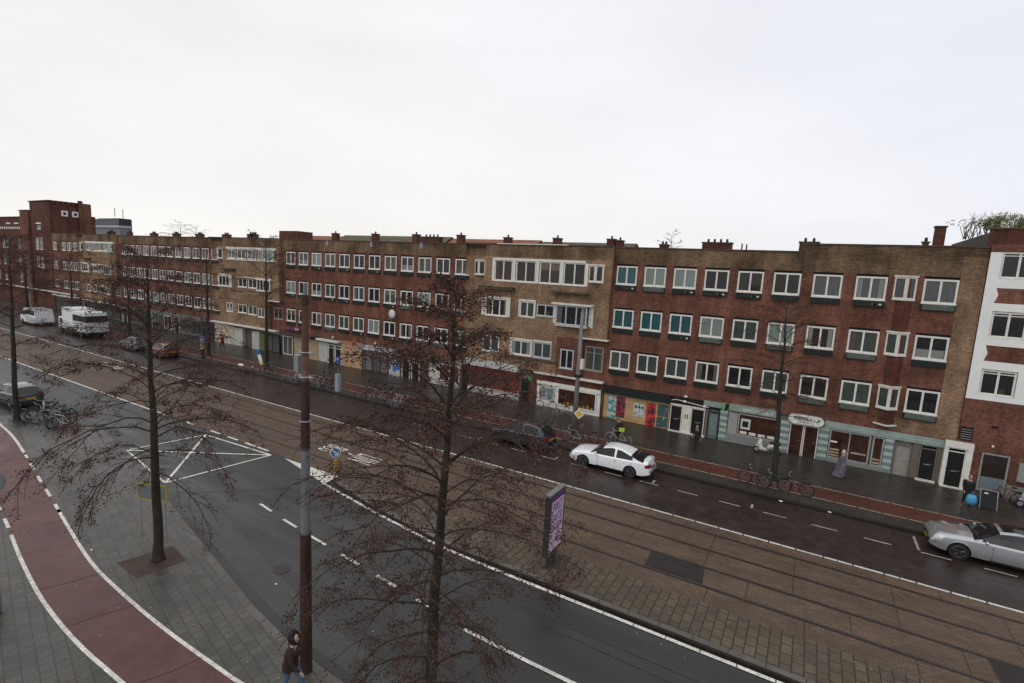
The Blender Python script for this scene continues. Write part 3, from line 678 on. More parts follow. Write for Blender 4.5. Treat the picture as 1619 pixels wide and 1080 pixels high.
# ---- white stucco building at the right
bW = thing('stucco_building', 'white stucco and brick building at the far end past the black doors', 'building', (13, YF, 0))
hw = []
for x in (8.22, 11.0, 13.4, 15.8, 18.2):
    for z in (11.75, 8.62, 5.5): hw.append((x-.01, x+1.45, z-.02, z+1.4))
zn = [(7.7, 22, 5.2, 13.1, stucco), (8.2, 22, 10.44, 11.24, red), (8.2, 22, 7.33, 8.18, red), (7.7, 22, 13.1, 13.5, red)]
wall(bW, 7.74, 21, 0, 13.5, YF-.12, hw+[(8.8, 10.0, .3, 2.35)], red, zn, depth=.18)
for x in (8.22, 11.0, 13.4, 15.8, 18.2):
    for z in (11.75, 8.62, 5.5):
        f = window(bW, x, YF-.08, z, 1.44, 1.38, pane=g_dark, box=False, transom=1.15)
MB().box(7.74, 21, YF+.6, YF+.9, 13.52, 14.35, red2).box(7.7, 21.05, YF+.55, YF+.95, 14.35, 14.45, coping).box(7.74, 21, YF+.905, YF+10, 13.52, 14.2, roofm).build('roof', bW)
mb = MB()
for z in (10.44, 7.33): mb.poly([(8.2, YF-.124, z), (8.32, YF-.124, z+.42), (8.2, YF-.124, z+.82)], stucco)
mb.build('chevron_trim', bW)
W1 = YF-.12
gf = M('grey aluminium', (.26, .25, .23), .5)
shopglass(bW, 8.82, 9.98, Z0+.1, 2.34, g_dark2, gf, W1+.04); panel(bW, 'window_film', 8.92, 9.9, .25, 1.02, M('pale blue grey film', (.14, .17, .18), .5), W1+.04, .06, .01)
panel(bW, 'ventilation_grille', 7.76, 8.3, 2.85, 3.6, dark, W1, 0, .05)
for k in range(5): panel(bW, 'grille_bar', 7.8, 8.26, 2.92+k*.13, 2.95+k*.13, gf, W1, .051, .015)
panel(bW, 'meter_cabinet', 10.35, 10.8, 1.1, 2.1, gf, W1, 0, .18); panel(bW, 'low_cabinet', 10.0, 10.7, .1, .8, M('grey green cabinet', (.17, .17, .14), .6), W1, 0, .25)
MB().sphere((9.2, W1-.06, 2.75), .07, .06, .07, whitefar).build('wall_lamp', bW)
panel(bW, 'wall_vent', 9.0, 9.3, 3.75, 3.87, dark, W1, 0, .03)
# roof garden shrub and terrace
bush = thing('roof_shrub', 'tangled green shrub growing on the roof terrace of the stucco building', 'shrub', (9.5, 42, 14.2))
def blob_leaves(parent, c, r, n, m, size, seed=1, name='foliage'):
    rr = random.Random(seed); mb = MB()
    for i in range(n):
        while True:
            p = [rr.uniform(-1, 1) for _ in range(3)]
            if sum(q*q for q in p) < 1: break
        k = 1+.25*math.sin(p[0]*7+seed)+.2*math.cos(p[1]*9)
        x, y, z = (c[j]+p[j]*r[j]*k for j in range(3))
        u = Vector([rr.uniform(-1, 1) for _ in range(3)]).normalized(); v = u.orthogonal().normalized(); s = size*rr.uniform(.6, 1.4)
        P = Vector((x, y, z)); mb.poly([P-u*s, P+v*s*.5, P+u*s, P-v*s*.5], m)
    return mb.build(name, parent)
blob_leaves(bush, (9.9, 42, 15.15), (2.6, .7, .5), 3000, M('yellow green leaves', (.17, .17, .07), .6, .5, 9), .07, 3)
mb = MB(); rr = random.Random(4)
for k in range(60):
    x = rr.uniform(7.4, 12.3); mb.tube([(x, 42+rr.uniform(-.3, .3), 14.2), (x+rr.uniform(-.3, .3), 42, 14.9), (x+rr.uniform(-.6, .6), 42, 15.6+rr.uniform(-.2, .3))], [.025, .015, .006], M('bark brown', (.09, .06, .045), .8, .3), 4)
mb.build('stems', bush)
# ---- tan block M
bM = thing('brick_apartment_block', 'tan brick apartment block with long white window strip and dark eyebrow ledges', 'building', (-19.6, YF, 0))
YM = YF-.40
MX = [(-23.1, 1.75), (-21.05, 1.85), (-18.9, 1.85), (-16.82, 1.85)]
hM = [(x, x+w_, 9.93, 11.68) for x, w_ in MX]
hM += [(-23.85, -21.75, 7.0, 8.45), (-20.5, -19.15, 7.15, 8.4), (-18.95, -17.4, 7.35, 8.3), (-17.1, -14.5, 6.9, 8.4), (-21.15, -19.25, 4.0, 5.2), (-19.05, -17.45, 4.0, 5.25), (-16.65, -15.5, 3.45, 5.0), (-24.0, -22.3, 3.9, 5.3)]
wall(bM, -24.0, -14.9, 2.85, 12.88, YM, hM, tan, [(-30, 0, 11.9, 13, tband), (-17, -14.9, 2.8, 5.9, red)], depth=.14)
wall(bM, -14.9, -12.98, 6.0, 12.88, YM-.002, [], tan, [(-30, 0, 11.9, 13, tband)])
wall(bM, -14.9, -12.98, 0, 6.0, YF-.003, [(-14.75, -13.25, 3.5, 5.45)], red, [], thick=9.8)
wall(bM, -26.28, -24.0, 0, 12.85, YF-.003, [], tan, [(-30, 0, 11.9, 13, tband), (-27, -24, 0, 2.9, dark)], thick=9.8)
MB().box(-24.0, -14.9, YF-.1, YF+9, 0, 2.84, concrete).build('ground_floor', bM)
mb = MB().box(-23.3, -15.0, YM-.05, YM-.001, 11.62, 11.8, white)
for x in (-23.3, -21.32, -19.17, -17.05, -15.0): mb.box(x-(.0 if x > -23 else 0), x+.22, YM-.04, YM+.1, 9.9, 11.62, white)
mb.build('window_surround', bM)
for i, (x, w_) in enumerate(MX): window(bM, x, YM, 9.93, w_-.02, 1.7, pane=(g_dark2, g_dark, g_dark2, g_dark)[i], box=False)
MB().box(-24.3, -21.0, YM-.55, YM, 9.22, 9.34, coping).box(-24.35, -21, YM-.5, YM-.05, 9.34, 9.44, M('moss', (.06, .055, .02), .9, .5, 8)).build('eyebrow_ledge', bM)
MB().box(-17.6, -14.6, YM-.55, YM, 9.3, 9.42, coping).build('eyebrow_ledge', bM)
tri_bay(bM, -14.72, YM, 10.3, 1.2, .62, .55, .4, g_dark2); tri_bay(bM, -25.35, YF, 10.35, 1.15, .6, .5, .4, g_dark)
def framed(x0, x1, z0, z1, pane, mull, box_=(.35, .1), y=YM, m=white, bd=None):
    a, b = box_; mb = MB().box(x0-a, x1+a, y-.04, y-.001, z1+.02, z1+.16, whitefar).box(x0-a, x0, y-.04, y-.001, z0-.02, z1+.02, whitefar).box(x1, x1+a, y-.04, y-.001, z0-.02, z1+.02, whitefar)
    mb.build('window_surround', bd or bM); return window(bd or bM, x0, y, z0, x1-x0, z1-z0, pane=pane, box=False, mull=mull, m=m)
grw = M('grey white frame', (.42, .43, .45), .5)
framed(-23.85, -21.75, 7.0, 8.45, g_dark2, 2); framed(-20.5, -19.15, 7.15, 8.4, g_green, 1, (.1, .1)); window(bM, -18.95, YM, 7.35, 1.54, .94, pane=g_dark, box=False, m=grw)
mb = MB()
for xa, xb in ((-17.45, -17.1), (-14.5, -14.12)): mb.poly([(xa, YM-.03, 6.95), (xb, YM-.03, 6.78), (xb, YM-.03, 8.6), (xa, YM-.03, 8.55)], whitefar)
mb.box(-17.45, -14.12, YM-.5, YM-.001, 8.42, 8.56, whitefar); mb.box(-17.1, -14.5, YM-.4, YM-.001, 6.78, 6.9, whitefar); mb.build('window_surround', bM)
f = window(bM, -17.08, YM-.38, 6.9, 2.56, 1.5, pane=g_dark, box=False, mull=2, m=grw)
MB().box(-17.05, -14.55, YM-.28, YM, 6.91, 8.41, g_dark).build('bay_side', f, org=(-17.08, YM-.36, 6.9))
framed(-21.15, -19.25, 4.0, 5.2, g_green, 1, (.1, .1)); framed(-19.05, -17.45, 4.0, 5.25, g_green, 1, (.02, .02), m=grw); window(bM, -16.65, YM, 3.45, 1.14, 1.52, pane=g_dark, box=False, m=grw)
window(bM, -14.74, YF, 3.52, 1.48, 1.88, pane=g_green, box=False, m=M('taupe window frame', (.27, .24, .21), .5), transom=1.35)
window(bM, -24.0, YM, 3.95, 1.68, 1.32, pane=g_green, box=False)
MB().box(-14.95, -12.85, YM-.06, YM-.003, 5.94, 6.06, whitefar).box(-12.98, -12.85, YM-.003, YF, 5.94, 6.06, whitefar).build('ledge', bM)
MB().box(-21.5, -16.9, YM-.12, YM-.001, 3.72, 3.86, coping).build('sill_ledge', bM)
rf = roof(bM, -26.28, -12.98, YM, 12.88)
for x in (-24.2, -19.3, -14.5): chimney(rf, x, 40, 12.85, .62, .6, .8, 1)
MB().box(-22.9, -16.5, YM-.12, YM-.051, 12.9, 12.97, whitefar).build('flashing', rf)
# M ground floor
Fm = YF-.12
MB().box(-18.9, -12.98, YM-.1, Fm, 2.72, 2.86, whitefar).build('canopy', bM)
panel(bM, 'brick_fascia', -18.9, -13.0, 2.1, 2.72, red2, Fm, 0, .06)
panel(bM, 'white_shopfront', -18.6, -13.15, .1, 2.05, white, Fm, 0, .08); panel(bM, 'shop_fascia', -18.6, -13.15, 1.86, 2.15, white, Fm, .085, .08)
shopglass(bM, -16.7, -13.45, .42, 1.84, g_shop, white, Fm-.08); shopglass(bM, -18.35, -17.0, .75, 1.7, g_pale, grw, Fm-.08, 1)
gd = M('yellow brown shop goods', (.30, .17, .05), .6, .6, 12)
for k in range(9): MB().box(-16.5+k*.33, -16.32+k*.33, Fm-.148, Fm-.138, .5, .62+.22*((k*7) % 5)/5, gd).build('goods', bM)
door(bM, -20.1, -19.3, .1, 2.1, dark, M('reddish frame', (.09, .03, .022), .6), Fm-.02); panel(bM, 'brick_pier', -19.25, -18.65, .1, 2.72, red2, Fm, 0, .05)
MB().box(-25.6, -20.2, YM-.35, Fm, 2.58, 3.1, M('mottled white awning', (.42, .43, .41), .6, .3, 5)).build('awning', bM)
redsh = M('red shop fascia', (.20, .032, .022), .5, .3, 3)
panel(bM, 'red_fascia', -25.5, -20.25, 2.05, 2.57, redsh, Fm, 0, .10); shopglass(bM, -25.3, -21.0, .7, 2.04, rgraf('shop display', [(.03, .012, .01), (.12, .03, .015), (.02, .015, .012), (.2, .1, .03)], 2.5), redsh, Fm, 3)
panel(bM, 'stall_riser', -25.5, -20.25, .1, .68, M('mottled white base', (.38, .36, .34), .6, .4, 6), Fm, 0, .09); panel(bM, 'red_pillar', -20.95, -20.3, .7, 2.04, redsh, Fm, 0, .08)
cross(-18.95, YM-.35, 2.35, bM, 'green cross sign between the red shop and the white shop')
# ---- generic long red block L
SPR = dict(M0=0)
def red_block(x0, x1, wx, label, lastrow=None, boxes=True, zt=12.84):
    bd = thing('brick_apartment_block', label, 'building', ((x0+x1)/2, YF, 0)); hs_ = []
    for z, r in ROWS:
        for x in (wx if not (lastrow and r == 2) else lastrow): hs_.append(hole(x, z))
    wall(bd, x0, x1, 2.75, zt, YF, hs_, red, [(-300, 50, 11.8, 14, tband)], depth=.16)
    for z, r in ROWS:
        for x in (wx if not (lastrow and r == 2) else lastrow): window(bd, x, YF, z, box=boxes)
    MB().box(x0, x1, YF+.12, YF+9, 0, 2.74, concrete).build('ground_floor', bd)
    return bd
LX = [-50.6+2.104*i for i in range(12)]
bL = red_block(-51.35, -26.3, LX, 'long red brick apartment block with twelve windows a floor between two tan blocks')
rf = roof(bL, -51.35, -26.3, YF, 12.84)
for x in (-29.4, -34.9, -40.5, -46.6): chimney(rf, x, 40, 12.8, .62, .6, 1.0, 1)
chimney(rf, -32.5, 39.5, 12.8, 2.2, .6, .75, 4)
MB().box(-55.1, -51.7, 39, 41, 12.8, 14.0, red2).build('roof_house', rf)
for x in (-31.5, -37.8, -44.1): MB().box(x, x+.3, YF-.04, YF, 12.35, 12.84, steel).build('downpipe_hopper', bL)
G1 = YF+.02
org = rgraf('graffiti orange', [(.40, .22, .12), (.42, .30, .14), (.40, .22, .12), (.30, .25, .28), (.40, .36, .33)], .9)
gw = rgraf('graffiti white', [(.45, .44, .42), (.5, .5, .48), (.12, .10, .14), (.4, .36, .15)], 2.2)
blg = rgraf('graffiti blue', [(.35, .35, .30), (.38, .38, .33), (.02, .10, .40), (.4, .4, .36)], 1.4)
cr_w = M('off white plaster', (.42, .41, .37), .7, .2, 2); gshut = M('grey roller shutter', (.13, .125, .13), .6, .2, 3); brd = M('brown dark shopfront', (.07, .045, .035), .6, .3)
panel(bL, 'graffiti_wall', -41.7, -38.75, .1, 2.35, org, G1, 0, .06, 'orange and yellow graffiti covered wall'); panel(bL, 'fascia', -41.7, -38.75, 2.36, 2.75, M('orange plaster', (.35, .15, .08), .7), G1, 0, .05)
panel(bL, 'graffiti_fascia', -38.7, -33.5, 2.22, 2.68, gw, G1, 0, .25, 'white graffiti covered shop sign')
for x in (-38.3, -37.2, -36.1): shopglass(bL, x, x+1.05, .12, 2.0, gshut if x < -38 or x > -36.5 else g_grey, brd, G1)
panel(bL, 'graffiti_panel', -35.0, -33.6, .1, 2.0, blg, G1, 0, .06, 'wall panel with blue graffiti')
for x in (-33.3, -32.1): door(bL, x, x+.98, .1, 2.05, dark, white, G1, slot=False, fan=.25)
panel(bL, 'fascia', -33.45, -27.3, 2.2, 2.7, M('brown fascia', (.12, .06, .04), .7), G1, 0, .08)
panel(bL, 'pillar', -31.0, -30.0, .1, 2.1, brd, G1, 0, .05); panel(bL, 'white_panel', -30.0, -28.85, .1, 2.05, cr_w, G1, 0, .07)
shopglass(bL, -28.8, -26.5, .5, 2.1, rgraf('shop display', []), white, G1, 1); panel(bL, 'stall_riser', -28.8, -26.5, .1, .5, cr_w, G1, 0, .07)
for x in (-43.65, -42.6): door(bL, x, x+.9, .1, 2.1, dark, white, G1, slot=False, fan=.3)
panel(bL, 'white_panel', -45.2, -43.75, .1, 2.2, cr_w, G1, 0, .06); panel(bL, 'awning', -46.0, -41.8, 2.42, 2.6, whitefar, G1, 0, .5)
panel(bL, 'cream_shopfront', -49.3, -45.25, .1, 2.3, M('cream boards', (.33, .25, .15), .6, .25, 3), G1, 0, .05)
panel(bL, 'dark_fascia', -51.2, -45.2, 2.4, 2.72, brd, G1, 0, .5); panel(bL, 'sign_board', -50.9, -48.0, 3.05, 3.22, rgraf('purple stripe sign', [(.5, .48, .47), (.14, .03, .10), (.5, .48, .47)], .8), G1, 0, .35)
shopglass(bL, -51.2, -49.5, .12, 2.2, g_grey, white, G1, 1)
MB().sphere((-36.8, YF-.12, 3.0), .12, .12, .12, whitefar).build('wall_lamp', bL); MB().sphere((-42.9, YF-.12, 2.9), .12, .12, .12, whitefar).build('wall_lamp', bL)
MB().tube([(-34.2, YF-.02, 6.1), (-34.2, YF-.6, 6.1)], .03, steel, 5).sphere((-34.2, YF-.62, 6.15), .42, .09, .42, M('white satellite dish', (.55, .55, .53), .5), 14, 6).build('satellite_dish', bL, smooth=True)
# ---- tan blocks further along
def tan_block(dx, label):
    bd = thing('brick_apartment_block', label, 'building', (-58+dx, YF, 0)); Y = YM
    X = lambda x: x+dx
    strip = [(-60.95, 1.5), (-59.1, 1.7), (-57.1, 1.7), (-55.1, 1.7), (-53.1, 1.25)]
    hs_ = [(X(a), X(a+w_), 10.5, 11.6) for a, w_ in strip]
    mid = [(-62.7, 2.2, 7.15, 8.4, 2), (-59.0, 1.7, 7.2, 8.25, 1), (-57.0, 1.6, 7.2, 8.25, 1), (-55.2, 2.4, 7.0, 8.3, 3)]
    low = [(-59.1, 1.75, 4.15, 5.2, 1), (-57.1, 1.7, 4.1, 5.2, 1), (-55.2, 1.2, 3.95, 5.0, 1), (-61.5, 1.3, 4.1, 5.2, 1)]
    for a, w_, z0, z1, _ in mid+low: hs_.append((X(a), X(a+w_), z0, z1))
    wall(bd, X(-62.0), X(-53.3), 2.75, 12.86, Y, [h for h in hs_ if h[0] > X(-62) and h[1] < X(-53.3)], tan, [(-300, 50, 11.9, 14, tband)], depth=.12)
    wall(bd, X(-53.3), X(-51.35), 6.0, 12.86, Y-.002, [h for h in hs_ if h[1] > X(-53.3)][:0], tan, [(-300, 50, 11.9, 14, tband)])
    wall(bd, X(-53.3), X(-51.35), 2.75, 6.0, YF-.003, [hole(X(-52.85), 3.94)], red, [], thick=9.8)
    wall(bd, X(-65.0), X(-62.0), 2.75, 12.9, YF-.003, [], tan, [(-300, 50, 11.9, 14, tband)], thick=9.8)
    window(bd, X(-52.85), YF, 3.94, box=False, m=M('brown grey frame', (.30, .25, .2), .5))
    for k, (a, w_) in enumerate(strip):
        if a < -53.5: window(bd, X(a), Y, 10.5, w_, 1.1, pane=(g_green, g_dark, g_grey, g_pale, g_pale)[k], box=False)
    MB().box(X(-53.1), X(-51.8), Y-.3, Y-.003, 10.5, 11.6, g_pale).box(X(-53.1), X(-51.8), Y-.32, Y-.003, 10.38, 10.5, white).box(X(-51.9), X(-51.8), Y-.32, Y-.3, 10.5, 11.6, white).build('bay_window', bd)
    MB().box(X(-61.2), X(-51.75), Y-.06, Y-.004, 11.62, 11.85, white).box(X(-61.2), X(-51.75), Y-.06, Y-.004, 10.32, 10.42, white).build('window_surround', bd)
    tri_bay(bd, X(-64.0), YF, 10.45, 1.15, .8, .6, .4, g_dark)
    for a, w_, z0, z1, mu in mid:
        if a+w_ < -53.3 and a > -62: window(bd, X(a), Y, z0, w_, z1-z0, box=False, mull=mu)
    MB().box(X(-63.0), X(-60.2), Y-.1, Y-.003, 7.0, 8.6, whitefar).build('window_surround', bd); window(bd, X(-62.7), Y-.18, 7.15, 2.2, 1.25, box=False, mull=2, pane=g_dark)
    MB().box(X(-59.4), X(-52.7), Y-.05, Y-.003, 8.28, 8.45, whitefar).build('window_head', bd)
    window(bd, X(-55.2), Y-.16, 7.0, 2.4, 1.3, box=False, mull=3, pane=g_dark)
    for a, w_, z0, z1, mu in low: window(bd, X(a), Y, z0, w_, z1-z0, box=False, mull=mu)
    MB().box(X(-62.0), X(-59.4), Y-.5, Y, 9.15, 9.3, coping).build('eyebrow_ledge', bd)
    MB().box(X(-53.4), X(-51.2), Y-.06, Y-.003, 5.92, 6.05, whitefar).build('ledge', bd)
    MB().box(X(-65), X(-51.35), YF+.12, YF+9, 0, 2.74, concrete).build('ground_floor', bd)
    MB().box(X(-64.3), X(-51.4), Y-.5, Y, 2.6, 2.74, whitefar).build('canopy', bd)
    rf = roof(bd, X(-65), X(-51.35), Y, 12.88)
    for x in (-61.3, -67.4+5.5, -55.5): chimney(rf, X(x), 40, 12.85, 1.2 if x < -61.5 else .7, .6, .7, 3)
    return bd
bM2 = tan_block(0, 'tan brick apartment block with white window bands over a canopy, beside the near metal pole')
panel(bM2, 'garage_door', -67.5, -64.4, .1, 2.3, M('navy black door', (.012, .018, .028), .6), G1, 0, .06)
panel(bM2, 'graffiti_wall', -64.1, -60.2, .1, 2.35, rgraf('graffiti pale orange', [(.40, .40, .40), (.42, .32, .20), (.45, .44, .40), (.35, .20, .10), (.2, .25, .32)], 1.2), G1, 0, .4)
panel(bM2, 'white_panel', -60.1, -58.3, .1, 2.25, cr_w, G1, 0, .4); panel(bM2, 'grey_door', -57.9, -56.6, .1, 2.2, M('grey brown door', (.10, .075, .065), .6), G1, 0, .1)
panel(bM2, 'white_panel', -56.5, -55.1, .1, 2.2, cr_w, G1, 0, .4); panel(bM2, 'green_panel', -55.0, -54.2, .1, 2.1, M('olive panel', (.10, .12, .05), .6), G1, 0, .35)
shopglass(bM2, -54.1, -51.5, .1, 2.2, g_grey, dark, YF-.2, 1)
bL2 = red_block(-89.25, -65.0, [-88.25+2.1*i for i in range(12)], 'long red brick apartment block left of the tan block with the canopy')
rf = roof(bL2, -89.25, -65.0, YF, 12.84)
for x in (-67.4, -73.7, -79.7, -86): chimney(rf, x, 40, 12.8, 1.2, .6, .65, 3)
gsh = M('grey green shopfront', (.14, .15, .135), .6, .3, 1.5)
for i in range(9):
    x = -89+i*2.4
    if x > -68: break
    (shopglass(bL2, x, x+2.1, .4, 2.2, rw.choice((g_green, g_dark, g_shop)), rw.choice((white, gsh, gsh)), G1, 1) if i % 3 else door(bL2, x+.3, x+1.6, .1, 2.2, dark, white, G1))
panel(bL2, 'fascia', -89, -67.8, 2.25, 2.7, gsh, G1, 0, .12)
bM3 = tan_block(-37.9, 'distant tan brick apartment block with a white window band beyond the white truck')
for i in range(5): shopglass(bM3, -101.5+i*2.4, -99.4+i*2.4, .3, 2.2, g_green if i % 2 else g_dark, gsh, G1, 1)
bL4 = red_block(-113.0, -102.95, [-112.6, -109.0, -106.9, -104.8], 'short red brick block between the brick tower and the distant tan block', boxes=False, zt=12.95)
rf = roof(bL4, -113.0, -102.95, YF, 12.95)
panel(bL4, 'fascia', -113, -103, 2.5, 2.75, whitefar, G1, 0, .5)
for i in range(4): shopglass(bL4, -112.6+i*2.4, -110.5+i*2.4, .3, 2.3, g_dark, gsh, G1, 1)
# ---- tower building
bT = thing('brick_tower_building', 'tall red brick building with a square crenellated tower and white framed windows', 'building', (-124, YF, 0))
hT = [(-119.9, -118.3, 10.1, 12.2), (-118.1, -116.6, 10.1, 12.2), (-119.9, -118.3, 6.9, 8.9), (-118.1, -116.6, 6.9, 8.9), (-118.9, -117.0, 13.6, 14.3)]
wall(bT, -121.4, -113.0, 0, 18.35, YF-.05, hT, red2, [], thick=5.5)
hT2 = []
for x in (-143, -139.5, -135.9, -134.0, -128.2):
    for z in (10.1, 6.9, 3.9): hT2.append((x, x+1.5, z, z+1.95))
wall(bT, -150, -125.1, 0, 15.7, YF-.05, hT2, red2, [], thick=10)
wall(bT, -125.1, -121.4, 0, 16.8, YF-.4, [], red, [], thick=10)
for h in hT[:4]+hT2: window(bT, h[0]+.02, YF, h[2], h[1]-h[0]-.04, h[3]-h[2], box=False, transom=1.2)
window(bT, -118.85, YF, 13.62, 1.8, .66, box=False)
mb = MB()
for x in (-118.9, -146, -141, -133, -129): mb.box(x, x+2.1, YF-.12, YF-.05, 14.5, 14.75, white)
for k in range(22): mb.box(-149+k*1.05, -148.5+k*1.05, YF-.1, YF-.05, 13.6, 14.0, white)
mb.box(-150, -103, YF-.6, YF-.401, 3.0, 3.2, whitefar); mb.build('white_trim', bT)
mb = MB().box(-121.6, -112.8, YF-.2, YF+5.6, 18.36, 18.5, coping)
for k in range(6): mb.box(-112.98, -112.78, YF+.2+k*.72, YF+.55+k*.72, 18.0, 18.34, red)
rfT = mb.build('roof', bT)
MB().box(-113.05, -112.7, 40.6, 42.4, 12.5, 18.45, red).box(-113.05, -112.7, 40.6, 41.2, 18.45, 18.9, red2).build('stair_pier', bT)
mb = MB()
for y in (38.2, 39.7):
    mb.box(-112.998, -112.92, y, y+.9, 16.0, 16.95, white).box(-112.92, -112.9, y+.25, y+.65, 16.25, 16.7, dark)
mb.build('attic_window', bT)
MB().box(-150.1, -125.2, YF-.2, YF+10, 15.71, 15.85, coping).box(-125.2, -121.35, YF-.5, YF+9, 16.81, 16.95, coping).build('coping', bT)
# ---- office block far behind
bO = thing('office_building', 'distant flat topped office block with dark glass band rising behind the brick tower', 'building', (-175, 74, 0))
MB().box(-186, -169, 70, 73, 0, 16.9, M('grey cladding', (.16, .17, .18), .7)).build('wall', bO)
MB().box(-185, -169, 69.8, 73, 17.5, 19.3, M('dark glass band', (.02, .026, .04), .35)).build('window_band', bO)
MB().box(-186, -168.8, 69.7, 73, 16.9, 17.5, M('white band', (.36, .37, .38), .6)).box(-182, -169.5, 70, 73, 19.3, 19.5, coping).build('roof', bO)
MB().tube([(-174, 71, 20), (-174, 71, 22.5)], .1, steel, 5).tube([(-169.2, 71, 18), (-169.2, 71, 22.0)], .1, steel, 5).build('mast', bO)
# ---- tiled roofs behind
def back_house(x0, x1, zr, m, label, y=50):
    bd = thing('row_house', label, 'building', ((x0+x1)/2, y, 0), 'tiled houses behind the apartment row')
    MB().box(x0, x1, y-4, y+4, 0, zr-2.2, red2).build('wall', bd)
    rf = MB().prism([(0, 0), (0, 0), (0, 0)], 0, 0, m) if 0 else MB()
    rf.poly([(x0, y-4.3, zr-2.3), (x1, y-4.3, zr-2.3), (x1, y, zr), (x0, y, zr)], m).poly([(x0, y, zr), (x1, y, zr), (x1, y+4.3, zr-2.3), (x0, y+4.3, zr-2.3)], m)
    rf.poly([(x0, y-4.3, zr-2.3), (x0, y, zr), (x0, y+4.3, zr-2.3)], red2).poly([(x1, y+4.3, zr-2.3), (x1, y, zr), (x1, y-4.3, zr-2.3)], red2)
    rf.build('roof', bd)
back_house(-64, -56.5, 14.25, tile_r, 'orange tiled roof behind the roof house of the long red block')
back_house(-56.4, -38, 14.4, tile_g, 'mossy green roof showing over the middle of the long red block')
back_house(-37.9, -26, 14.2, tile_r, 'orange tiled roof behind the right half of the long red block')
back_house(-25.9, -15.5, 14.05, tile_g, 'dull green roof showing over the tan block with eyebrow ledges')
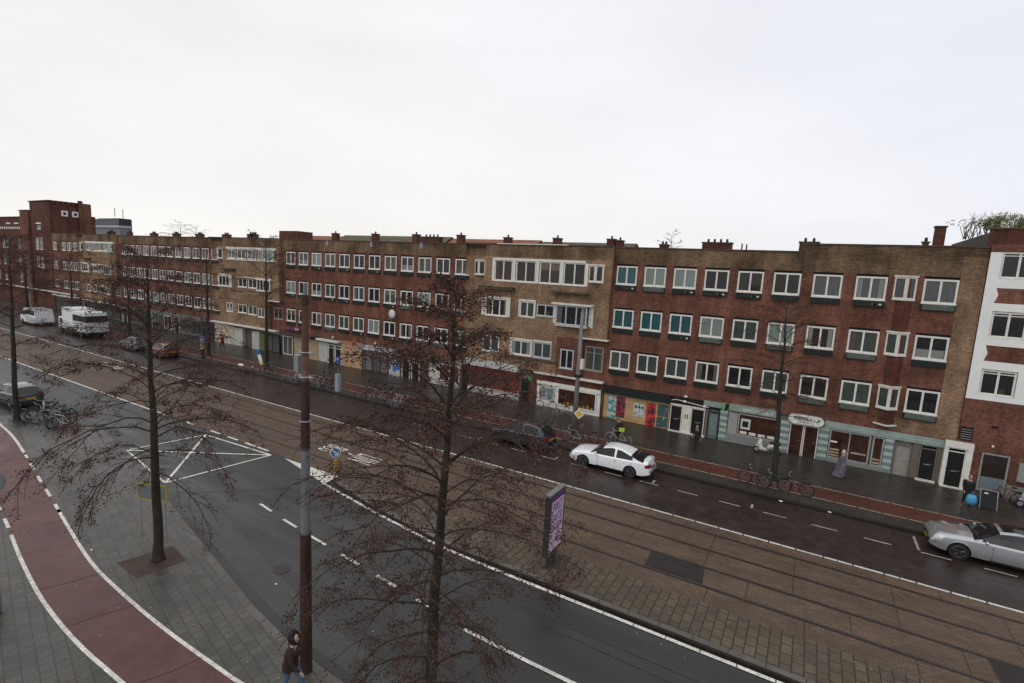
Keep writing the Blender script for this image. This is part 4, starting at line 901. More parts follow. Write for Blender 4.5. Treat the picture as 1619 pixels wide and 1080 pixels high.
#PART3
# ------------------------------------------------------------------ trees
bark = M('tree bark', (.030, .024, .016), .85, .45, 5); barkg = None
twigm = M('twig bark', (.050, .032, .023), .85, .3, 5)
leafm = M('withered red brown leaves', (.085, .036, .024), .75, .5, 6); leafd = M('dark seed cones', (.022, .014, .012), .8, .3, 6)
def tree(name, label, x, y, z0, H, RAD, tr, nprim, nsec, leaves, cs=.25, seed=1, fork=None, lean=(0, 0), group='street trees', droop=.35, lsz=.035, dens=1.0, env_=None):
    rr = random.Random(seed); t = thing(name, label, 'tree', (x, y, z0), group)
    tk = MB(); n = 14; pts = []; wob = [(0, 0)]
    for i in range(n): wob.append((wob[-1][0]+rr.uniform(-.035, .035)+lean[0]/n, wob[-1][1]+rr.uniform(-.035, .035)+lean[1]/n))
    top = H if not fork else fork
    for i in range(n+1): pts.append(Vector((x+wob[i][0], y+wob[i][1], z0+i/n*top)))
    def tp(h):
        f = max(0, min(.999, h/top))*n; i = int(f); return pts[i].lerp(pts[i+1], f-i)
    def trad(h): return tr*(1-h/H)**.7+.008
    rads = [trad(top*i/n) for i in range(n+1)]; base = pts[0]-Vector((0, 0, .1))
    tk.tube([base, pts[0]+Vector((0, 0, .12)), pts[0]+Vector((0, 0, .35))]+pts[1:], [tr*1.75, tr*1.3, tr*1.08]+rads[1:], bark, 12)
    tk.build('trunk', t, smooth=True)
    br = MB(); lf = MB(); tips = []
    def path_of(p, az, e0, e1, length, nseg=7, wig=.14):
        path = [p]; a = az; q = p
        for k in range(nseg):
            f = (k+.5)/nseg; el = e0+(e1-e0)*f**.8+rr.uniform(-.16, .16); a += rr.uniform(-wig, wig)
            q = q+Vector((math.cos(a)*math.cos(el), math.sin(a)*math.cos(el), math.sin(el)))*length/nseg; path.append(q)
        return path
    def draw(path, r0, sides, m): br.tube(path, [r0*(1-.85*k/(len(path)-1))+.0035 for k in range(len(path))], m, sides, cap=False)
    def on(path, f):
        g = f*(len(path)-1); j = min(len(path)-2, int(g)); return path[j].lerp(path[j+1], g-j), (path[j+1]-path[j]).normalized()
    def twigs(path, L_):
        for q in range(max(2, int(L_*5*dens))):
            s0, d = on(path, rr.uniform(.1, 1)); az = math.atan2(d.y, d.x)+rr.uniform(-1.2, 1.2); e = math.asin(max(-1, min(1, d.z)))*.5+rr.uniform(-.55, .35); l3 = rr.uniform(.15, .5)
            p3 = s0+Vector((math.cos(az)*math.cos(e), math.sin(az)*math.cos(e), math.sin(e)))*l3
            br.tube([s0, p3], [.0045, .0025], twigm, 3, cap=False); tips.append((s0, p3))
        tips.append((path[-2], path[-1]))
    def fill(path, length, r0, cnt):
        for k in range(cnt):
            f = .15+.85*(k+rr.random())/cnt; p, d = on(path, min(.99, f)); az = math.atan2(d.y, d.x)+(1 if k % 2 else -1)*rr.uniform(.45, 1.05); el = math.asin(max(-1, min(1, d.z)))
            l2 = max(.3, length*(.55-.38*f)*rr.uniform(.6, 1.25)); p2 = path_of(p, az, el+rr.uniform(-.1, .4), el-rr.uniform(.1, .7), l2, 4, .2)
            draw(p2, min(.014, r0*.4), 3, twigm); twigs(p2, l2)
    for i in range(nprim):
        f = cs+(1-cs)*((i+.5)/nprim)**.9; h = f*H
        if fork and h > fork: continue
        u = (f-cs)/(1-cs); env = (.62+.38*math.sin(math.pi*min(1, u*1.5+.12))) if u < .5 else max(.16, 1.05-(u-.4)*1.2)
        if env_: env = env_(u)
        length = RAD*env*rr.uniform(.7, 1.15); az = i*2.399+rr.uniform(-.4, .4)
        e0 = .35+.75*u+rr.uniform(-.15, .25); e1 = -droop*1.5*(1-u)**1.2+.25*u+rr.uniform(-.2, .2)
        r0 = min(.023, trad(h)*.2+.005)*rr.uniform(.6, 1.25); p = path_of(tp(h+rr.uniform(-.15, .15)), az, e0, e1, length, 8, .24); draw(p, r0, 5, bark); fill(p, length, r0, nsec)
    if fork:
        for k in range(8):
            az = k*2*math.pi/8+rr.uniform(-.3, .3); Lh = (H-fork)*rr.uniform(.8, 1.1); el = rr.uniform(.7, 1.35)
            p = path_of(tp(fork-rr.uniform(0, .9)), az, el*.7, el+.25, Lh, 8); draw(p, tr*.24, 5, bark); fill(p, Lh*.8, tr*.25, nsec+4)
            for m_ in range(2):
                j = rr.randint(2, 5); p3 = path_of(p[j], az+rr.uniform(-1, 1), el-.3, el, Lh*.55, 5); draw(p3, tr*.13, 4, twigm); fill(p3, Lh*.6, tr*.12, nsec-3)
        draw(path_of(tp(fork), .5, 1.45, 1.35, (H-fork)*.9, 7), tr*.4, 6, bark)
    br.build('branches', t)
    cl = [rr.choice(tips) for _ in range(max(1, leaves//7))]
    for i in range(leaves):
        s, e = cl[i//7] if i//7 < len(cl) else rr.choice(tips)
        p = s.lerp(e, rr.uniform(.0, 1.1))+Vector((rr.uniform(-.10, .10), rr.uniform(-.10, .10), rr.uniform(-.12, .06)))
        u = Vector((rr.uniform(-1, 1), rr.uniform(-1, 1), rr.uniform(-1, 1))).normalized(); v = u.cross(Vector((rr.uniform(-1, 1), rr.uniform(-1, 1), .3))).normalized(); sz = lsz*rr.uniform(.5, 1.4)
        lf.poly([p-u*sz, p+v*sz*.65, p+u*sz, p-v*sz*.65], leafd if rr.random() < .35 else leafm)
    lf.build('leaves', t)
    return t
tree('street_tree', 'nearest street tree, full of small red brown leaves, before the advertising board', -6.35, 8.1, .12, 10.15, 3.25, .14, 58, 10, 38000, .13, 3, lean=(.35, 0), lsz=.0225, dens=1.15, droop=.85, env_=lambda u: .62+.42*math.sin(math.pi*min(1, u*1.05+.02)) if u < .6 else max(.22, 1.0-(u-.6)*2.0))
tree('street_tree', 'bare brown street tree in the square soil pit beside the red cycle path', -18.96*.989, 8.52*.989, .12, 10.3, 4.2, .15, 46, 9, 20000, .30, 8, lean=(.2, 0), lsz=.027, droop=.95, env_=lambda u: 1.0-.15*u if u < .35 else max(.2, .95-(u-.35)*1.15))
tree('street_tree', 'bare street tree beside the dark parked car at the near kerb', -41.6*.989, 11.2*.989, .12, 10.8, 3.7, .15, 34, 9, 9000, .36, 12, lean=(.9, 0), lsz=.032)
tree('street_tree', 'slim bare street tree with bicycles at its foot before the oval sign', -.77, 30.9, .1, 9.7, 3.0, .15, 30, 9, 2600, .36, 21, lean=(-.45, 0), lsz=.028)
tree('street_tree', 'bare street tree with the tilted blue and white banner at its foot', -44.8, 30.3, .1, 12.0, 5.2, .17, 30, 9, 2600, .42, 31, lean=(.2, 0), lsz=.035)
tree('street_tree', 'bare street tree behind the striped information post', -55.0, 30.4, .1, 11.2, 4.6, .16, 26, 9, 1400, .42, 37, lsz=.035)
tree('street_tree', 'distant bare street tree on the far pavement behind the orange car', -72.0, 30.3, .1, 9.5, 5.0, .16, 26, 8, 3600, .35, 41, lsz=.04)
tree('street_tree', 'distant bare street tree on the far pavement behind the white truck', -88.0, 30.3, .1, 10.0, 5.2, .17, 26, 8, 4000, .33, 43, lsz=.045)
tree('street_tree', 'distant bare street tree on the far pavement beyond the white van', -104.0, 30.3, .1, 9.5, 5.5, .18, 26, 8, 4000, .3, 47, lsz=.05)
tree('street_tree', 'bare street tree before the brick tower building, farthest along the far pavement', -118.0, 30.5, .1, 10.0, 5.5, .18, 26, 8, 4000, .3, 53, lsz=.05)
tree('roof_line_tree', 'bare bush top showing over the roof left of the wide pot chimney', -15.2, 62, 0, 16.0, 2.6, .18, 24, 8, 500, .55, 61, group='bare trees behind the roofs', lsz=.05)
tree('roof_line_tree', 'thin bare tree tops showing over the roofs behind the office block end', -122, 62, 0, 16.8, 5.5, .2, 24, 8, 500, .6, 63, group='bare trees behind the roofs', lsz=.06)
tree('roof_line_tree', 'faint bare tree top over the roofs between the office block and the tan block', -112, 60, 0, 15.6, 5.0, .2, 24, 8, 500, .6, 64, group='bare trees behind the roofs', lsz=.06)
tree('roof_line_tree', 'pale bare tree top standing left of the tower', -150, 52, 0, 19.5, 4.5, .3, 26, 9, 800, .45, 67, group='bare trees behind the roofs', lsz=.07)
# ------------------------------------------------------------------ near pole
pl = thing('tram_pole', 'tall rusty brown metal pole with a pale grey band beside the near kerb', 'pole', (-10.49*.989, 8.1*.989, .12))
px, py = -10.49*.989, 8.1*.989
def prad(z): return .150-.0078*z
def seg(z0, z1, m, e=0): return MB().tube([(px, py, z0), (px, py, z1)], [prad(z0)+e, prad(z1)+e], m, 20).build('pole_section', pl, smooth=False)
for a, b, m, e in ((.12, 3.98, rustd, .012), (3.98, 6.22, polegrey, .0), (6.22, 7.9, rustd, .008), (7.9, 8.55, M('worn brown pole paint', (.13, .075, .05), .6, .4, 3), .004), (8.55, 9.95, rust, .0)): seg(a, b, m, e)
MB().tube([(px, py, 9.95), (px, py, 10.22)], [.05, .045], polegrey, 10).build('finial', pl)
MB().tube([(px, py, 9.75), (px, py, 9.98)], [.11, .10], rustd, 14).build('cap', pl)
for z in (8.0, 8.6): MB().ring((px, py, z), (0, 0, 1), prad(z)+.03, .022, steel, 20, 5).box(px-.26, px-.1, py-.03, py+.03, z-.02, z+.02, steel).box(px+.1, px+.26, py-.03, py+.03, z-.02, z+.02, steel).build('bracket', pl)
for z, m in ((6.9, steel), (6.2, rustd), (3.98, rustd)): MB().ring((px, py, z), (0, 0, 1), prad(z)+.02, .018, m, 20, 5).build('ring_clamp', pl)
MB().box(px-.36, px-.19, py-.05, py+.06, 8.1, 8.5, steel).build('junction_box', pl)
# ------------------------------------------------------------------ concrete lamp post
lp = thing('concrete_post', 'grey concrete post with a yellow diamond sign beside the white saloon car', 'post', (-12.76, 30.8, .1)); lx, ly = -12.76, 30.8
MB().tube([(lx, ly, .1), (lx, ly, 8.4)], [.19, .10], concrete, 14).build('post', lp, smooth=True)
MB().tube([(lx, ly, 8.4), (lx, ly, 8.75)], [.05, .04], steel, 8).build('post_cap', lp)
mb = MB(); d = .36
s_ = MB(); 
def diamond(x, y, z, d, yy, m, o): o.poly([(x-d, yy, z), (x, yy, z-d), (x+d, yy, z), (x, yy, z+d)], m)
diamond(lx+.35, ly, 1.75, .36, ly-.23, whitefar, s_); diamond(lx+.35, ly, 1.75, .25, ly-.234, M('sign yellow', (.55, .36, .03), .5), s_); diamond(lx+.35, ly, 1.75, .36, ly-.21, steel, s_); s_.box(lx-.05, lx+.4, ly-.208, ly-.17, 1.73, 1.77, steel)
s_.build('priority_sign', lp)
MB().box(lx+.16, lx+.34, ly-.2, ly+.1, 4.7, 5.35, whitefar).build('cabinet', lp)
MB().box(lx-.22, lx+.2, ly-.24, ly+.1, 4.15, 4.3, dark).build('clamp', lp)
wire = M('span wire', (.03, .03, .03), .5)
wr = MB().tube([(lx, ly, 7.9), (-21.5, YM, 7.1)], .012, wire, 4).tube([(lx, ly, 7.9), (-6.0, YF, 7.95)], .012, wire, 4).build('span_wire', None, (lx, ly, 7.9))
tag(wr, 'thin dark span wires running from the concrete post to the brick walls', 'wire')
# second slim concrete posts along the row
for x, lb in ((-101.5, 'distant thin grey post before the distant tan block'),):
    q = thing('concrete_post', lb, 'post', (x, 30.0, .1))
    MB().tube([(x, 30, .1), (x, 30, 8.2)], [.14, .08], concrete, 10).build('post', q); MB().tube([(x, 30, 8.2), (x, 29.2, 8.45)], .04, steel, 6).box(x-.1, x+.1, 28.7, 29.3, 8.38, 8.5, steel).build('lamp_arm', q)
# ------------------------------------------------------------------ advertising board
ab = thing('advertising_board', 'tall black framed advertising board with purple lettered poster on the median', 'advertising board', (-7.36, 16.35, .12))
ax = -7.36
MB().box(ax-.05, ax+.14, 15.72, 17.0, .62, 2.92, M('dark board casing', (.03, .034, .034), .4)).build('casing', ab)
MB().box(ax-.06, ax+.16, 15.70, 17.02, 2.92, 2.99, M('grey board top', (.14, .14, .14), .5)).build('top_cap', ab)
MB().box(ax-.02, ax+.10, 16.0, 16.62, .1, .62, M('dark board casing', (0, 0, 0))).box(ax-.06, ax+.14, 15.9, 16.7, .12, .16, M('dark board casing', (0, 0, 0))).build('leg', ab)
pp = MB().box(ax+.141, ax+.146, 15.84, 16.9, .75, 2.82, M('poster pink white', (.52, .42, .52), .35, .05)).build('poster', ab); pp['_o'] = list(ab['_o'])
pur = M('purple print', (.10, .025, .14), .4); rotp = (R(90), 0, R(90))
MB().box(ax+.1465, ax+.148, 15.84, 16.9, 2.66, 2.82, pur).box(ax+.1465, ax+.148, 15.84, 15.90, 1.5, 2.66, pur).box(ax+.1465, ax+.148, 15.92, 16.82, 1.07, 1.12, pur).box(ax+.1465, ax+.148, 15.92, 16.5, 1.25, 1.27, pur).build('poster_print', pp, org=ab['_o'])
def ptext(s, y, z, size, sx): add_text(s, size, pur, pp, (ax+.149, y, z), rotp, sx=sx)
ptext('FIRST', 16.38, 2.38, .48, .72); ptext('DATE', 16.38, 1.98, .42, .8); ptext('SHOW', 16.38, 1.60, .38, .8)
MB().box(ax-.058, ax-.051, 15.84, 16.9, .75, 2.82, g_grey).build('back_pane', ab)
# ------------------------------------------------------------------ yellow bollard
kb = thing('traffic_bollard', 'yellow bollard with blue and white arrow sign at the tip of the median', 'bollard', (-20.07, 17.3, .02))
yel = M('bollard yellow', (.36, .18, .02), .5); blu = M('sign blue', (.02, .10, .32), .4)
MB().tube([(-20.07, 17.3, .02), (-20.07, 17.3, .78)], [.12, .11], yel, 12).tube([(-20.07, 17.3, .78), (-20.07, 17.3, 1.5)], .03, steel, 8).build('post', kb)
def disc(o, c, r, nrm, m, th=.012):
    a = Vector(nrm).normalized(); c = Vector(c); o.tube([c-a*th, c+a*th], r, m, 20)
o = MB(); nn = (.75, -.66, 0); disc(o, (-20.02, 17.25, 1.2), .27, nn, whitefar); disc(o, (-20.0, 17.23, 1.2), .22, nn, M('faded sign blue', (.06, .13, .27), .5))
u_ = Vector((.66, .75, 0)); c_ = Vector((-19.985, 17.215, 1.2))
for a, b in (((-.14, .14), (.12, -.12)), ((.12, -.12), (-.04, -.12)), ((.12, -.12), (.12, .04))):
    o.tube([c_+u_*a[0]+Vector((0, 0, a[1])), c_+u_*b[0]+Vector((0, 0, b[1]))], .028, whitefar, 5)
o.build('arrow_sign', kb)
# ------------------------------------------------------------------ round sign from behind, near left
rs = thing('round_sign', 'grey back of a round traffic sign beside the near cycle path', 'traffic sign', (-19.4, 4.55, .12))
MB().tube([(-19.4, 4.55, .12), (-19.4, 4.55, 4.35)], .035, steel, 10).build('post', rs)
o = MB(); disc(o, (-19.33, 4.52, 4.15), .36, (-.8, .6, 0), M('sign back grey', (.13, .145, .15), .6)); o.build('sign_disc', rs)
MB().box(-19.62, -19.3, 4.3, 4.5, .12, .8, M('brown litter bin', (.05, .025, .02), .6)).build('litter_bin', rs)
# ------------------------------------------------------------------ yellow framed sign behind tree
ys = thing('direction_panel', 'grey panel with yellow frame standing behind the tree in the soil pit', 'sign', (-20.6, 9.15, .12))
o = MB(); a, b = Vector((-21.2, 8.9, 0)), Vector((-20.05, 9.38, 0)); 
def vpanel(o, a, b, z0, z1, m, off=0, th=.02, tilt=0):
    d = (b-a).normalized(); nrm = Vector((d.y, -d.x, 0)); p, q = a+nrm*off, b+nrm*off; p2, q2 = p-nrm*th, q-nrm*th
    o.prism([(p.x, p.y), (q.x, q.y), (q2.x, q2.y), (p2.x, p2.y)], z0, z1, m)
vpanel(o, a, b, 1.50, 2.15, M('panel yellow', (.32, .27, .03), .5)); d_ = (b-a).normalized()
vpanel(o, a+d_*.07, b-d_*.07, 1.57, 2.08, M('panel grey', (.14, .16, .16), .5), .006, .03); o.build('panel', ys)
MB().tube([(-21.1, 8.96, .12), (-21.1, 8.96, 2.1)], .025, steel, 6).tube([(-20.15, 9.36, .12), (-20.15, 9.36, 2.1)], .025, steel, 6).build('post', ys)
# ------------------------------------------------------------------ far pavement furniture
ip = thing('information_post', 'blue white and black striped information post on the far pavement', 'post', (-54.3, 29.4, .1))
MB().tube([(-54.3, 29.4, .1), (-54.3, 29.4, 1.0)], .17, dark, 10).build('base', ip)
MB().tube([(-54.3, 29.4, 1.0), (-54.3, 29.4, 1.8)], .2, rgraf('striped sticker post', [(.4, .38, .33), (.12, .08, .05), (.45, .4, .2), (.1, .1, .1)], 5), 10).build('sticker_band', ip)
MB().tube([(-54.3, 29.4, 1.8), (-54.3, 29.4, 2.35)], .21, M('post blue', (.16, .2, .42), .5), 10).build('head', ip)
bn = thing('tilted_banner', 'tilted blue white and yellow banner leaning by the street tree with bicycles', 'banner', (-44.6, 29.7, .1))
o = MB(); vv = [(-45.5, 29.6, 2.05), (-44.95, 29.6, 2.1), (-44.25, 29.5, .75), (-44.75, 29.5, .65)]
def tri3(f0, f1, m):
    A_, B_, C3, D_ = map(Vector, vv); o.poly([A_.lerp(D_, f0), A_.lerp(D_, f1), B_.lerp(C3, f1), B_.lerp(C3, f0)], m)
    o.poly([p+Vector((0, .02, 0)) for p in (B_.lerp(C3, f0), B_.lerp(C3, f1), A_.lerp(D_, f1), A_.lerp(D_, f0))], m)
tri3(0, .35, blu); tri3(.35, .75, whitefar); tri3(.75, 1, M('pale yellow', (.5, .45, .2))); o.build('cloth', bn)
MB().tube([(-44.5, 29.62, .1), (-45.2, 29.64, 2.2)], .02, steel, 5).build('pole', bn)
pk = thing('ticket_machine', 'grey parking ticket machine with blue sign above, among the far bicycles', 'ticket machine', (-33.3, 28.9, .1))
MB().box(-33.5, -33.1, 28.75, 29.05, .1, 1.55, M('machine grey', (.25, .28, .32), .5)).build('cabinet', pk)
MB().tube([(-33.3, 28.9, 1.55), (-33.3, 28.9, 2.9)], .03, steel, 6).build('pole', pk); MB().box(-33.5, -33.1, 28.86, 28.89, 2.45, 3.0, blu).build('sign', pk)
add_text('P', .4, whitefar, pk, (-33.3, 28.852, 2.72), (R(90), 0, 0))
sb = thing('sandwich_board', 'black pavement board in a steel frame beside the woman with the blue bag', 'pavement board', (8.75, 33.95, .1))
o = MB(); o.poly([(8.45, 33.72, .14), (9.05, 33.72, .14), (9.05, 33.93, 1.0), (8.45, 33.93, 1.0)], dark); o.poly([(9.05, 34.2, .14), (8.45, 34.2, .14), (8.45, 33.96, 1.0), (9.05, 33.96, 1.0)], dark); o.build('panel', sb)
o = MB()
for x in (8.42, 9.08): o.tube([(x, 33.7, .1), (x, 33.945, 1.04), (x, 34.22, .1)], .02, steel, 6)
o.tube([(8.42, 33.945, 1.04), (9.08, 33.945, 1.04)], .02, steel, 6); o.build('frame', sb); MB().box(8.55, 8.7, 33.87, 33.875, .84, .92, white).build('note', sb)
bd_ = thing('kerb_bollard', 'short white post at the corner of the near parking bay', 'bollard', (-43.1, 13.0, .12))
MB().tube([(-43.1, 13.0, .12), (-43.1, 13.0, .68)], .07, white, 10).tube([(-43.1, 13.0, .68), (-43.1, 13.0, .74)], .08, dark, 10).build('post', bd_)
wt = thing('paper_bag', 'white crumpled bag lying on the far kerb left of the banner tree', 'litter', (-47.8, 29.5, .1)); MB().sphere((-47.8, 29.5, .22), .42, .2, .14, white, 7, 5).build('bag', wt)
for x, y, z, s, lb in ((-46.6, 30.0, .13, .14, 'small white paper ball right of the crumpled bag on the far pavement'), (-14.4, 9.95, .02, .05, 'tiny white scrap on the grey asphalt before the metal pole'), (-21.2, 7.4, .14, .06, 'white scrap lying on the red cycle path by the tree pit'), (2.6, 34.5, .12, .07, 'white scrap near the robed woman on the far pavement'), (-.3, 28.2, .06, .1, 'white scrap in the far gutter right of the slim tree'), (1.8, 28.3, .06, .09, 'second white scrap farther along the far gutter'), (-5.0, 11.0, .02, .05, 'tiny scrap on the asphalt beyond the long white line')):
    o = MB().sphere((0, 0, 0), s, s*.7, s*.3, white, 6, 4).build('paper_scrap', None, loc=(x, y, z)); tag(o, lb, 'litter', 'litter')
# ------------------------------------------------------------------ cars
tyre = M('tyre rubber', (.014, .014, .014), .7, .2); rimm = M('dark alloy', (.07, .07, .075), .35, .1, metal=.7); redl = M('rear light red', (.18, .012, .014), .2); hl = M('headlight glass', (.35, .37, .4), .1, metal=.4)
yplate = M('yellow plate', (.33, .24, .03), .5); blackp = M('black trim', (.012, .012, .012), .5)
def paint(name, col, metal=0.): return M(name, col, .24, .03, 2, metal=metal, spec=.5, coat=1)
def wheel(t, x, y, r, side, Wd=.2):
    w_ = MB().tube([(x, y-side*Wd, r), (x, y, r)], r, tyre, 24).build('wheel', t); 
    o = MB().ring((x, y+side*.004, r), (0, 1, 0), r*.66, .018, rimm, 24, 4)
    disc(o, (x, y+side*.001, r), r*.62, (0, 1, 0), blackp, .004)
    for k in range(5):
        a = k*2*math.pi/5+.3
        for da in (-.13, .13): o.tube([(x+.03*math.cos(a), y+side*.014, r+.03*math.sin(a)), (x+r*.66*math.cos(a+da), y+side*.012, r+r*.66*math.sin(a+da))], .016, rimm, 4)
    o.build('rim', w_, org=(0, 0, 0)); w_['_o'] = [0, 0, 0]; return w_
def fix_normals(me):
    b = bmesh.new(); b.from_mesh(me); bmesh.ops.recalc_face_normals(b, faces=b.faces); b.to_mesh(me); b.free()
def car(label, x, y, rotz, P, kind='sedan', z=0, plate=None, rear=True, name='parked_car', cat='car', wscale=1):
    """local frame: front towards -X, origin on the ground under the middle"""
    t = thing(name, label, cat, (x, y, z), None, rotz, local=True)
    if kind == 'sedan':
        Lh = 2.32; W = .89; belt = [(-2.32, .55), (-2.26, .69), (-2.0, .79), (-1.4, .87), (-.95, .91), (.3, .93), (1.2, .97), (1.75, 1.0), (2.15, .98), (2.28, .90), (2.32, .55)]
        cab = [(-1.05, .90), (-.35, 1.29), (.15, 1.39), (.7, 1.36), (1.30, 1.19), (1.95, .99)]; wr_ = .33; wx = (-1.42, 1.30)
    elif kind == 'wagon':
        Lh = 2.42; W = .92; belt = [(-2.42, .58), (-2.38, .74), (-2.15, .85), (-1.5, .93), (-1.0, .97), (.3, .97), (1.2, 1.0), (1.9, 1.02), (2.3, 1.0), (2.38, .9), (2.42, .5)]
        cab = [(-1.05, .94), (-.30, 1.38), (.3, 1.47), (1.2, 1.46), (1.95, 1.38), (2.36, 1.02)]; wr_ = .34; wx = (-1.47, 1.38)
    else:
        Lh = 2.0; W = .84; belt = [(-2.0, .5), (-1.92, .68), (-1.7, .80), (-1.25, .9), (-.95, .95), (.3, .98), (1.1, 1.0), (1.6, 1.02), (1.85, 1.0), (1.95, .9), (2.0, .5)]
        cab = [(-1.0, .95), (-.35, 1.38), (.2, 1.47), (.9, 1.45), (1.45, 1.36), (1.93, 1.0)]; wr_ = .31; wx = (-1.27, 1.2)
    # body loft
    st = []
    N = 30
    def interp(tab, q):
        for a, b in zip(tab, tab[1:]):
            if a[0] <= q <= b[0]: f = (q-a[0])/(b[0]-a[0]+1e-9); return a[1]+(b[1]-a[1])*f
        return tab[-1][1]
    bm = bmesh.new(); rings = []
    for i in range(N+1):
        q = -Lh+2*Lh*i/N; e = abs(q)/Lh; wd = W*(1-.20*max(0, (e-.72)/.28)**2.2); zt = interp(belt, q); zb = .2+.10*max(0, (e-.85)/.15)
        crown = .035
        sec = [(-wd*.80, zb), (-wd*.97, zb+.06), (-wd, zb+.22), (-wd*1.0, zb+(zt-zb)*.62), (-wd*.965, zt-.07), (-wd*.86, zt), (-wd*.4, zt+crown), (0, zt+crown*1.3)]
        sec = sec+[(-a, b) for a, b in sec[-2::-1]]
        rings.append([bm.verts.new((q, a, b)) for a, b in sec])
    for a, b in zip(rings, rings[1:]):
        for j in range(len(a)): bm.faces.new((a[j], a[(j+1) % len(a)], b[(j+1) % len(a)], b[j]))
    bm.faces.new(rings[0][::-1]); bm.faces.new(rings[-1]); bmesh.ops.recalc_face_normals(bm, faces=bm.faces)
    me = bpy.data.meshes.new('body'); bm.to_mesh(me); bm.free(); me.materials.append(P); me.materials.append(blackp)
    bo = bpy.data.objects.new('body', me); COL.objects.link(bo)
    cut = MB()
    for q in wx: cut.tube([(q, -2, wr_), (q, 2, wr_)], wr_+.05, blackp, 28)
    cu = cut.build('arch_cut'); fix_normals(cu.data); cu.data.materials.clear(); cu.data.materials.append(blackp)
    md = bo.modifiers.new('b', 'BOOLEAN'); md.object = cu; md.operation = 'DIFFERENCE'; md.solver = 'EXACT'
    dg = bpy.context.evaluated_depsgraph_get(); dg.update(); nm_ = bpy.data.meshes.new_from_object(bo.evaluated_get(dg)); bo.modifiers.clear(); bo.data = nm_; bpy.data.objects.remove(cu)
    nm_.name = 'body'
    if len(nm_.materials) < 2: nm_.materials.append(blackp)
    for p in nm_.polygons:
        c = p.center
        p.use_smooth = True
        if any(math.hypot(c.x-q, c.z-wr_) < wr_+.052 and abs(p.normal.y) < .6 and c.z < .75 for q in wx) or c.z < .19: p.material_index = 1; p.use_smooth = False
        elif abs(p.normal.y) > .96 and math.hypot(p.normal.x, p.normal.z) < .2: p.use_smooth = True
    try: nm_.set_sharp_from_angle(angle=R(38))
    except Exception: pass
    bo.parent = t; bo['_o'] = [0, 0, 0]
    # inner filler so arches look dark
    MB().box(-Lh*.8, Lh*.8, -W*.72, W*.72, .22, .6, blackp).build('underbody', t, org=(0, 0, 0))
    # cabin
    cb = MB(); gl = MB(); rfw = W*.62; blw = W*.88
    def yw(z_, zb_): return blw+(rfw-blw)*min(1, max(0, (z_-zb_)/(1.42-zb_)))**1.3
    def zc(q): return interp(cab, q)
    qs = [cab[0][0]+(cab[-1][0]-cab[0][0])*k/26 for k in range(27)]
    def secp(q):
        zt = zc(q); zb_ = interp(belt, q)-.01; zt = max(zt, zb_+.012); yb_ = blw; yt = yw(zt, zb_)
        return [(-yb_, zb_), (-(yb_+(yt-yb_)*.45), zb_+(zt-zb_)*.52), (-(yt+.02), zt-.035 if zt-zb_ > .06 else zt), (-yt*.75, zt+.012), (0, zt+.03), (yt*.75, zt+.012), (yt+.02, zt-.035 if zt-zb_ > .06 else zt), (yb_+(yt-yb_)*.45, zb_+(zt-zb_)*.52), (yb_, zb_)]
    ws, we = cab[1][0], cab[-2][0]; mid = cab[0][0]*.25+cab[-1][0]*.32
    roof_e = we-.10 if kind == 'sedan' else we+.02
    for q0, q1 in zip(qs, qs[1:]):
        s0, s1 = secp(q0), secp(q1); qm = (q0+q1)/2
        for j in range(8):
            quad = [(q0, *s0[j]), (q1, *s1[j]), (q1, *s1[j+1]), (q0, *s0[j+1])]
            side = j in (0, 1, 6, 7)
            front = qm < ws-.02; back = qm > roof_e
            if side:
                g = (cab[0][0]+.28 < qm < cab[-1][0]-(.52 if kind != 'wagon' else .40)) and abs(qm-mid-.05) > .05
            else: g = (front or back) and j in (3, 4) or (front or back) and j in (2, 5)
            if not side and not front and not back and kind == 'wagon' and j in (3, 4) and ws+.12 < qm < we-.5: g = True
            m = g_car if g else P
            cb.poly(quad, m)
    c_o = cb.build('cabin', t, org=(0, 0, 0), smooth=True)
    for q in wx:
        for s in (-1, 1): wheel(t, q, s*(W-.01), wr_, s)
    for s in (-1, 1):
        MB().prism([(-Lh+.04, s*W*.52), (-Lh+.02, s*W*.50), (-Lh+.10, s*W*.80), (-Lh+.42, s*W*.965), (-Lh+.42, s*W*.93)], .60, .70, hl).build('headlight', t, org=(0, 0, 0))
        MB().prism([(Lh-.02, s*W*.5), (Lh+.012, s*W*.5), (Lh-.03, s*W*.80), (Lh-.22, s*W*.955), (Lh-.26, s*W*.90)], .72, .88, redl).build('taillight', t, org=(0, 0, 0))
        MB().sphere((cab[0][0]+.36, s*(W+.06), 1.0), .07, .11, .075, P, 8, 6).tube([(cab[0][0]+.38, s*(W-.08), .95), (cab[0][0]+.36, s*(W+.03), .98)], .02, blackp, 5).build('mirror', t, org=(0, 0, 0), smooth=True)
        for q in (mid-.45, mid+.5): MB().box(q, q+.16, s*(W+.004)-.01, s*(W+.004)+.01, .78, .80, P).build('door_handle', t, org=(0, 0, 0))
        o = MB()
        for q in (mid+.05, mid-.95, mid+.98): o.box(q-.005, q+.005, s*(W-.006)-.008, s*(W-.006)+.008, .32, .86, blackp)
        o.box(mid-1.0, mid+1.0, s*(W-.02)-.02, s*(W-.02)+.024, .235, .30, blackp); o.build('door_gap', t, org=(0, 0, 0))
    MB().box(-Lh-.012, -Lh+.1, -W*.55, W*.55, .30, .5, blackp).box(-Lh-.02, -Lh+.05, -W*.3, W*.3, .53, .62, blackp).build('grille', t, org=(0, 0, 0))
    MB().box(Lh-.06, Lh+.014, -W*.6, W*.6, .26, .38, blackp).build('rear_valance', t, org=(0, 0, 0))
